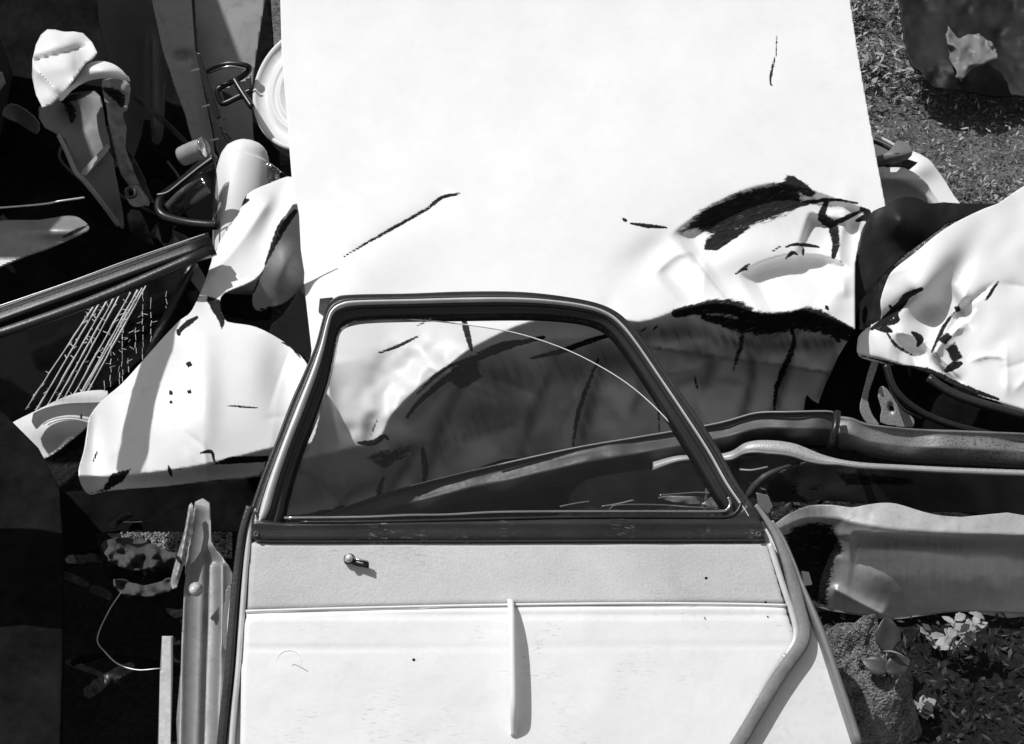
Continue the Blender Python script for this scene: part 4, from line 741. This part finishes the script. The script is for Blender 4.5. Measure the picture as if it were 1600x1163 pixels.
# lower right fender
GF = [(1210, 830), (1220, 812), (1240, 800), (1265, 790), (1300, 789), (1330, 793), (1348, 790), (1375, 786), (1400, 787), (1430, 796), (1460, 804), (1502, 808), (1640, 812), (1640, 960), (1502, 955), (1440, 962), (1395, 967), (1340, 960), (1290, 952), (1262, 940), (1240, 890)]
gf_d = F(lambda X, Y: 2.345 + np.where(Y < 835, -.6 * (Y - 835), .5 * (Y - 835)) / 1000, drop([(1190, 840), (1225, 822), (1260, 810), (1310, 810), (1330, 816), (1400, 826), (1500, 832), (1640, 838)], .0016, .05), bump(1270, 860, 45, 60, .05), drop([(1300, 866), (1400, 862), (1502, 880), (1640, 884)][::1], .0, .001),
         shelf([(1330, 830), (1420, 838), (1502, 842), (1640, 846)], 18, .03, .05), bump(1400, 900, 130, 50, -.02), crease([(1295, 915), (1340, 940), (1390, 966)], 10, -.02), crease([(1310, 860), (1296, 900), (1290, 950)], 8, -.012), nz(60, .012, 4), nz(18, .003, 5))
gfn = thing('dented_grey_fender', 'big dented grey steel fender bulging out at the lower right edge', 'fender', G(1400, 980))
sheet('fender_skin', GF, gf_d, M['fenderg'], 2.8, .003, [([(1222, 838), (1240, 822), (1262, 815), (1300, 817), (1312, 838), (1320, 862), (1306, 876), (1300, 905), (1292, 952), (1262, 940), (1240, 890)], 12, .85, 1), ([(1300, 870), (1304, 880)], 2, .6), ([(1360, 838), (1420, 832)], 2, .45)], [(1265, 855, 60, 60, .9), (1262, 798, 50, 14, 1), (1430, 852, 150, 13, 1), (1400, 905, 220, 40, .6), (1310, 890, 30, 50, .7), (1300, 940, 50, 30, .6), (1640, 880, 120, 60, .5)], gfn, 2, uvs=80)  # dirt, plus shade painted into the hollow and the lower face
lp = smooth([(1262, 940), (1290, 952), (1340, 960), (1395, 967), (1440, 962), (1502, 955), (1640, 960)], 8)
tube('fender_lip', P(lp[:, 0], lp[:, 1], gf_d(lp[:, 0], lp[:, 1]) - .001), .0018, M['steel'], gfn, 6)
# twisted brackets in the window's lower right corner
tb = thing('twisted_bracket', 'tangle of thin bright bent brackets seen in the lower right corner of the door window', 'bracket', G(1080, 900))
for pts, r in (([(952, 797, 2.36), (962, 790, 2.36), (1000, 789, 2.36), (1040, 790, 2.36), (1080, 793, 2.35), (1120, 795, 2.35)], .0022), ([(1030, 774, 2.38), (1060, 772, 2.38), (1090, 770, 2.38), (1125, 772, 2.37)], .002), ([(875, 792, 2.45), (900, 787, 2.45), (920, 784, 2.45)], .0025), ([(940, 792, 2.42), (965, 788, 2.42), (990, 782, 2.42)], .0028)):
    tube('bent_rod', pp(pts), r, M['chrome'], tb, 6)
sheet('bracket_plate', [(1100, 788), (1106, 780), (1120, 776), (1130, 778), (1130, 790), (1112, 793)], F(plane(2.34), nz(12, .03, 3)), M['bead'], 2, .004, (), (), tb, 2)
sheet('bracket_plate', [(1030, 778), (1060, 775), (1098, 778), (1096, 788), (1060, 786)], F(plane(2.4), nz(20, .03, 3)), M['midp'], 3, .004, (), (), tb, 2)
vd = sheet('shade_sheet', [(540, 830), (620, 815), (700, 790), (900, 750), (1100, 720), (1280, 700), (1290, 960), (420, 960)], F(plane(2.76, 0, -.5, 800, 800), nz(70, .05, 9), nz(20, .012, 4)), M['black'], 6, .02, (), (), None, 1); tag(vd, 'black sheet standing in for shade behind the lower part of the door window', 'wrecked car')  # dark sheet put in where the door's shade should lie

# ------------------------------------------------------------------ black tyre-like heap upper right
tr = thing('black_tarpaulin', 'black heaped tarpaulin with a pale worn patch at the top right corner', 'tarpaulin', G(1500, 160))
sheet('tarpaulin_sheet', [(1398, -40), (1410, 40), (1418, 86), (1428, 104), (1440, 112), (1450, 130), (1468, 138), (1500, 141), (1560, 150), (1700, 152), (1700, -40)], F(plane(4.5, 0, -2.2, 1500, 100), bump(1490, 90, 50, 40, -.1), nz(60, .25, 4), nz(18, .06, 5)), M['tyre'], 4, .01, (), (), tr, 1, rag=1)
sheet('pale_patch', [(1482, 40), (1496, 60), (1530, 52), (1560, 90), (1540, 96), (1508, 118), (1502, 130), (1494, 108), (1484, 92)], F(plane(4.34, 0, -2.2, 1500, 100), nz(20, .25, 4)), M['midp'], 3, .01, (), [(1500, 90, 30, 30, .5)], tr, 2, rag=2)

# ------------------------------------------------------------------ earth mound, stones and plants lower right
def mound(name, cx, cy, rx, ry, h, seed, mat):
    c = G(cx, cy); n = 60; V = []; Fc = []
    for j in range(n):
        for i in range(n):
            u, v = i / (n - 1) * 2 - 1, j / (n - 1) * 2 - 1; rr_ = math.hypot(u, v)
            x, y = c[0] + u * rx + .01 * math.sin(9 * v), c[1] + v * ry
            z = h * max(0, 1 - rr_ ** 2) - .03 * max(0, rr_ - .9) + (.34 * h + .02) * float(fnoise(np.array(x), np.array(y), .05, seed, 4)) * 2 * max(0, 1.1 - rr_) - .02 * (rr_ > 1)
            V.append((x, y, z))
    for j in range(n - 1):
        for i in range(n - 1): Fc.append((j * n + i, j * n + i + 1, (j + 1) * n + i + 1, (j + 1) * n + i))
    return mk(name, V, Fc, mat, smooth_=False)
o = mound('earth_mound', 1335, 1090, .115, .16, .15, 3, M['clod']); tag(o, 'crumbly lit earth mound beside the lower right corner of the door', 'earth mound', kind='stuff')
def stone(name, c, r, mat, parent, seed):
    rs = np.random.default_rng(seed); V = []; n, m = 8, 12
    for i in range(n + 1):
        th = math.pi * i / n
        for j in range(m):
            ph = 2 * math.pi * j / m; k = r * (.75 + .5 * rs.random()); V.append(np.array(c) + k * np.array([math.sin(th) * math.cos(ph), math.sin(th) * math.sin(ph), .7 * math.cos(th)]))
    return mk(name, V, [(i * m + j, i * m + (j + 1) % m, (i + 1) * m + (j + 1) % m, (i + 1) * m + j) for i in range(n) for j in range(m)], mat, parent, False)
def leaf(c, d, up, L, wdt, mat, parent, curl=.3, name='leaf', lobes=0.):
    d = np.array(d, float); d /= np.linalg.norm(d); s = np.cross(d, up); s /= np.linalg.norm(s); nrm = np.cross(s, d); rows = []
    for k in range(13):
        q = k / 12; w = wdt * (math.sin(math.pi * min(1, q * .97 + .03)) ** .75) * (1 + lobes * math.sin(q * 22)); p = np.array(c) + d * L * q - nrm * curl * L * q * q
        rows.append([p - s * w + nrm * w * .25, p - s * w * .5 + nrm * w * .14, p, p + s * w * .5 + nrm * w * .14, p + s * w + nrm * w * .25])
    return loft(name, rows, mat, parent, False, solid=.0006)
sd_ = [(1478, 1000, 'pale broad-leaved seedling at the lower right corner', 'leafl', 17, .044, .013), (1425, 1080, 'low pale rosette weed below the grey fender', 'leafl', 10, .04, .011), (1310, 1075, 'tiny pale weed at the foot of the earth mound', 'leafl', 4, .03, .010)]
for x, y, lab, m_, n, L, wd_ in sd_:
    base = G(x, y + 40); t = thing('weed_plant', lab, 'plant', base); topz = .10 if n == 17 else .04
    tube('stem', [base, base + np.array([.004, 0, topz * .5]), base + np.array([-.003, -.005, topz])], .0022, M[m_], t, 6)
    for q in range(5 if n == 17 else 2):
        b2 = base + np.array([random.uniform(-.05, .05), random.uniform(-.03, .03), topz * random.uniform(.6, 1.5)]) * (1 if n == 17 else .6)
        tube('stem', [base, (base + b2) / 2 + np.array([0, 0, .01]), b2], .0016, M[m_], t, 5)
        for k in range(6):
            a = random.uniform(0, 6.28); p = base + (b2 - base) * (.45 + .55 * (k + 1) / 6)
            leaf(p, (math.cos(a), math.sin(a), random.uniform(-.2, 1.1)), (random.uniform(-.4, .4), random.uniform(-.4, .4), 1), L * random.uniform(.35, .75), wd_ * random.uniform(.5, .85), M[m_], t, random.uniform(.1, .7), lobes=.12)
dk = thing('dark_leafed_weed', 'dark glossy dock leaf standing up in front of the grey fender lip', 'plant', G(1385, 1060))
leaf(P(1386, 1022, 2.20), UP * .9 + RT * .0 - FWD * .1, -FWD + UP * .4, .066, .023, M['leafd'], dk, .12, lobes=.06)
leaf(P(1384, 1048, 2.19), RT * .8 + UP * .35, -FWD + UP * .3, .05, .018, M['leafd'], dk, .3)
leaf(P(1388, 1048, 2.2), -RT * .8 + UP * .35, -FWD + UP * .3, .045, .016, M['leafd'], dk, .3)
leaf(P(1380, 1018, 2.19), RT * .9 + UP * .1 - FWD * .2, UP, .034, .006, M['leafl'], dk, .3)
tube('stem', [G(1385, 1075), P(1386, 1050, 2.2), P(1386, 1020, 2.2)], .003, M['leafd'], dk, 6)
o = scatter('ground_leaves', 3800, (.42, 1.4, 1.35, 2.15), [plain('litter_black', .01, .03, .8, bump=0), plain('litter_black', .006, .02, .8, bump=0), plain('litter_grey', .04, .08, .8, bump=0)], .004, .013, .03); tag(o, 'dark dead leaves and scraps on the ground at lower right', 'leaf litter', kind='stuff')
sc = thing('loose_clods', 'scatter of loose earth clods lying on the ground at lower right', 'earth clods', G(1360, 1080))
for k in range(26):
    x, y = random.uniform(1295, 1420), random.uniform(1020, 1160); stone('clod', G(x, y, .01), random.uniform(.006, .018), M['clod'], sc, k)
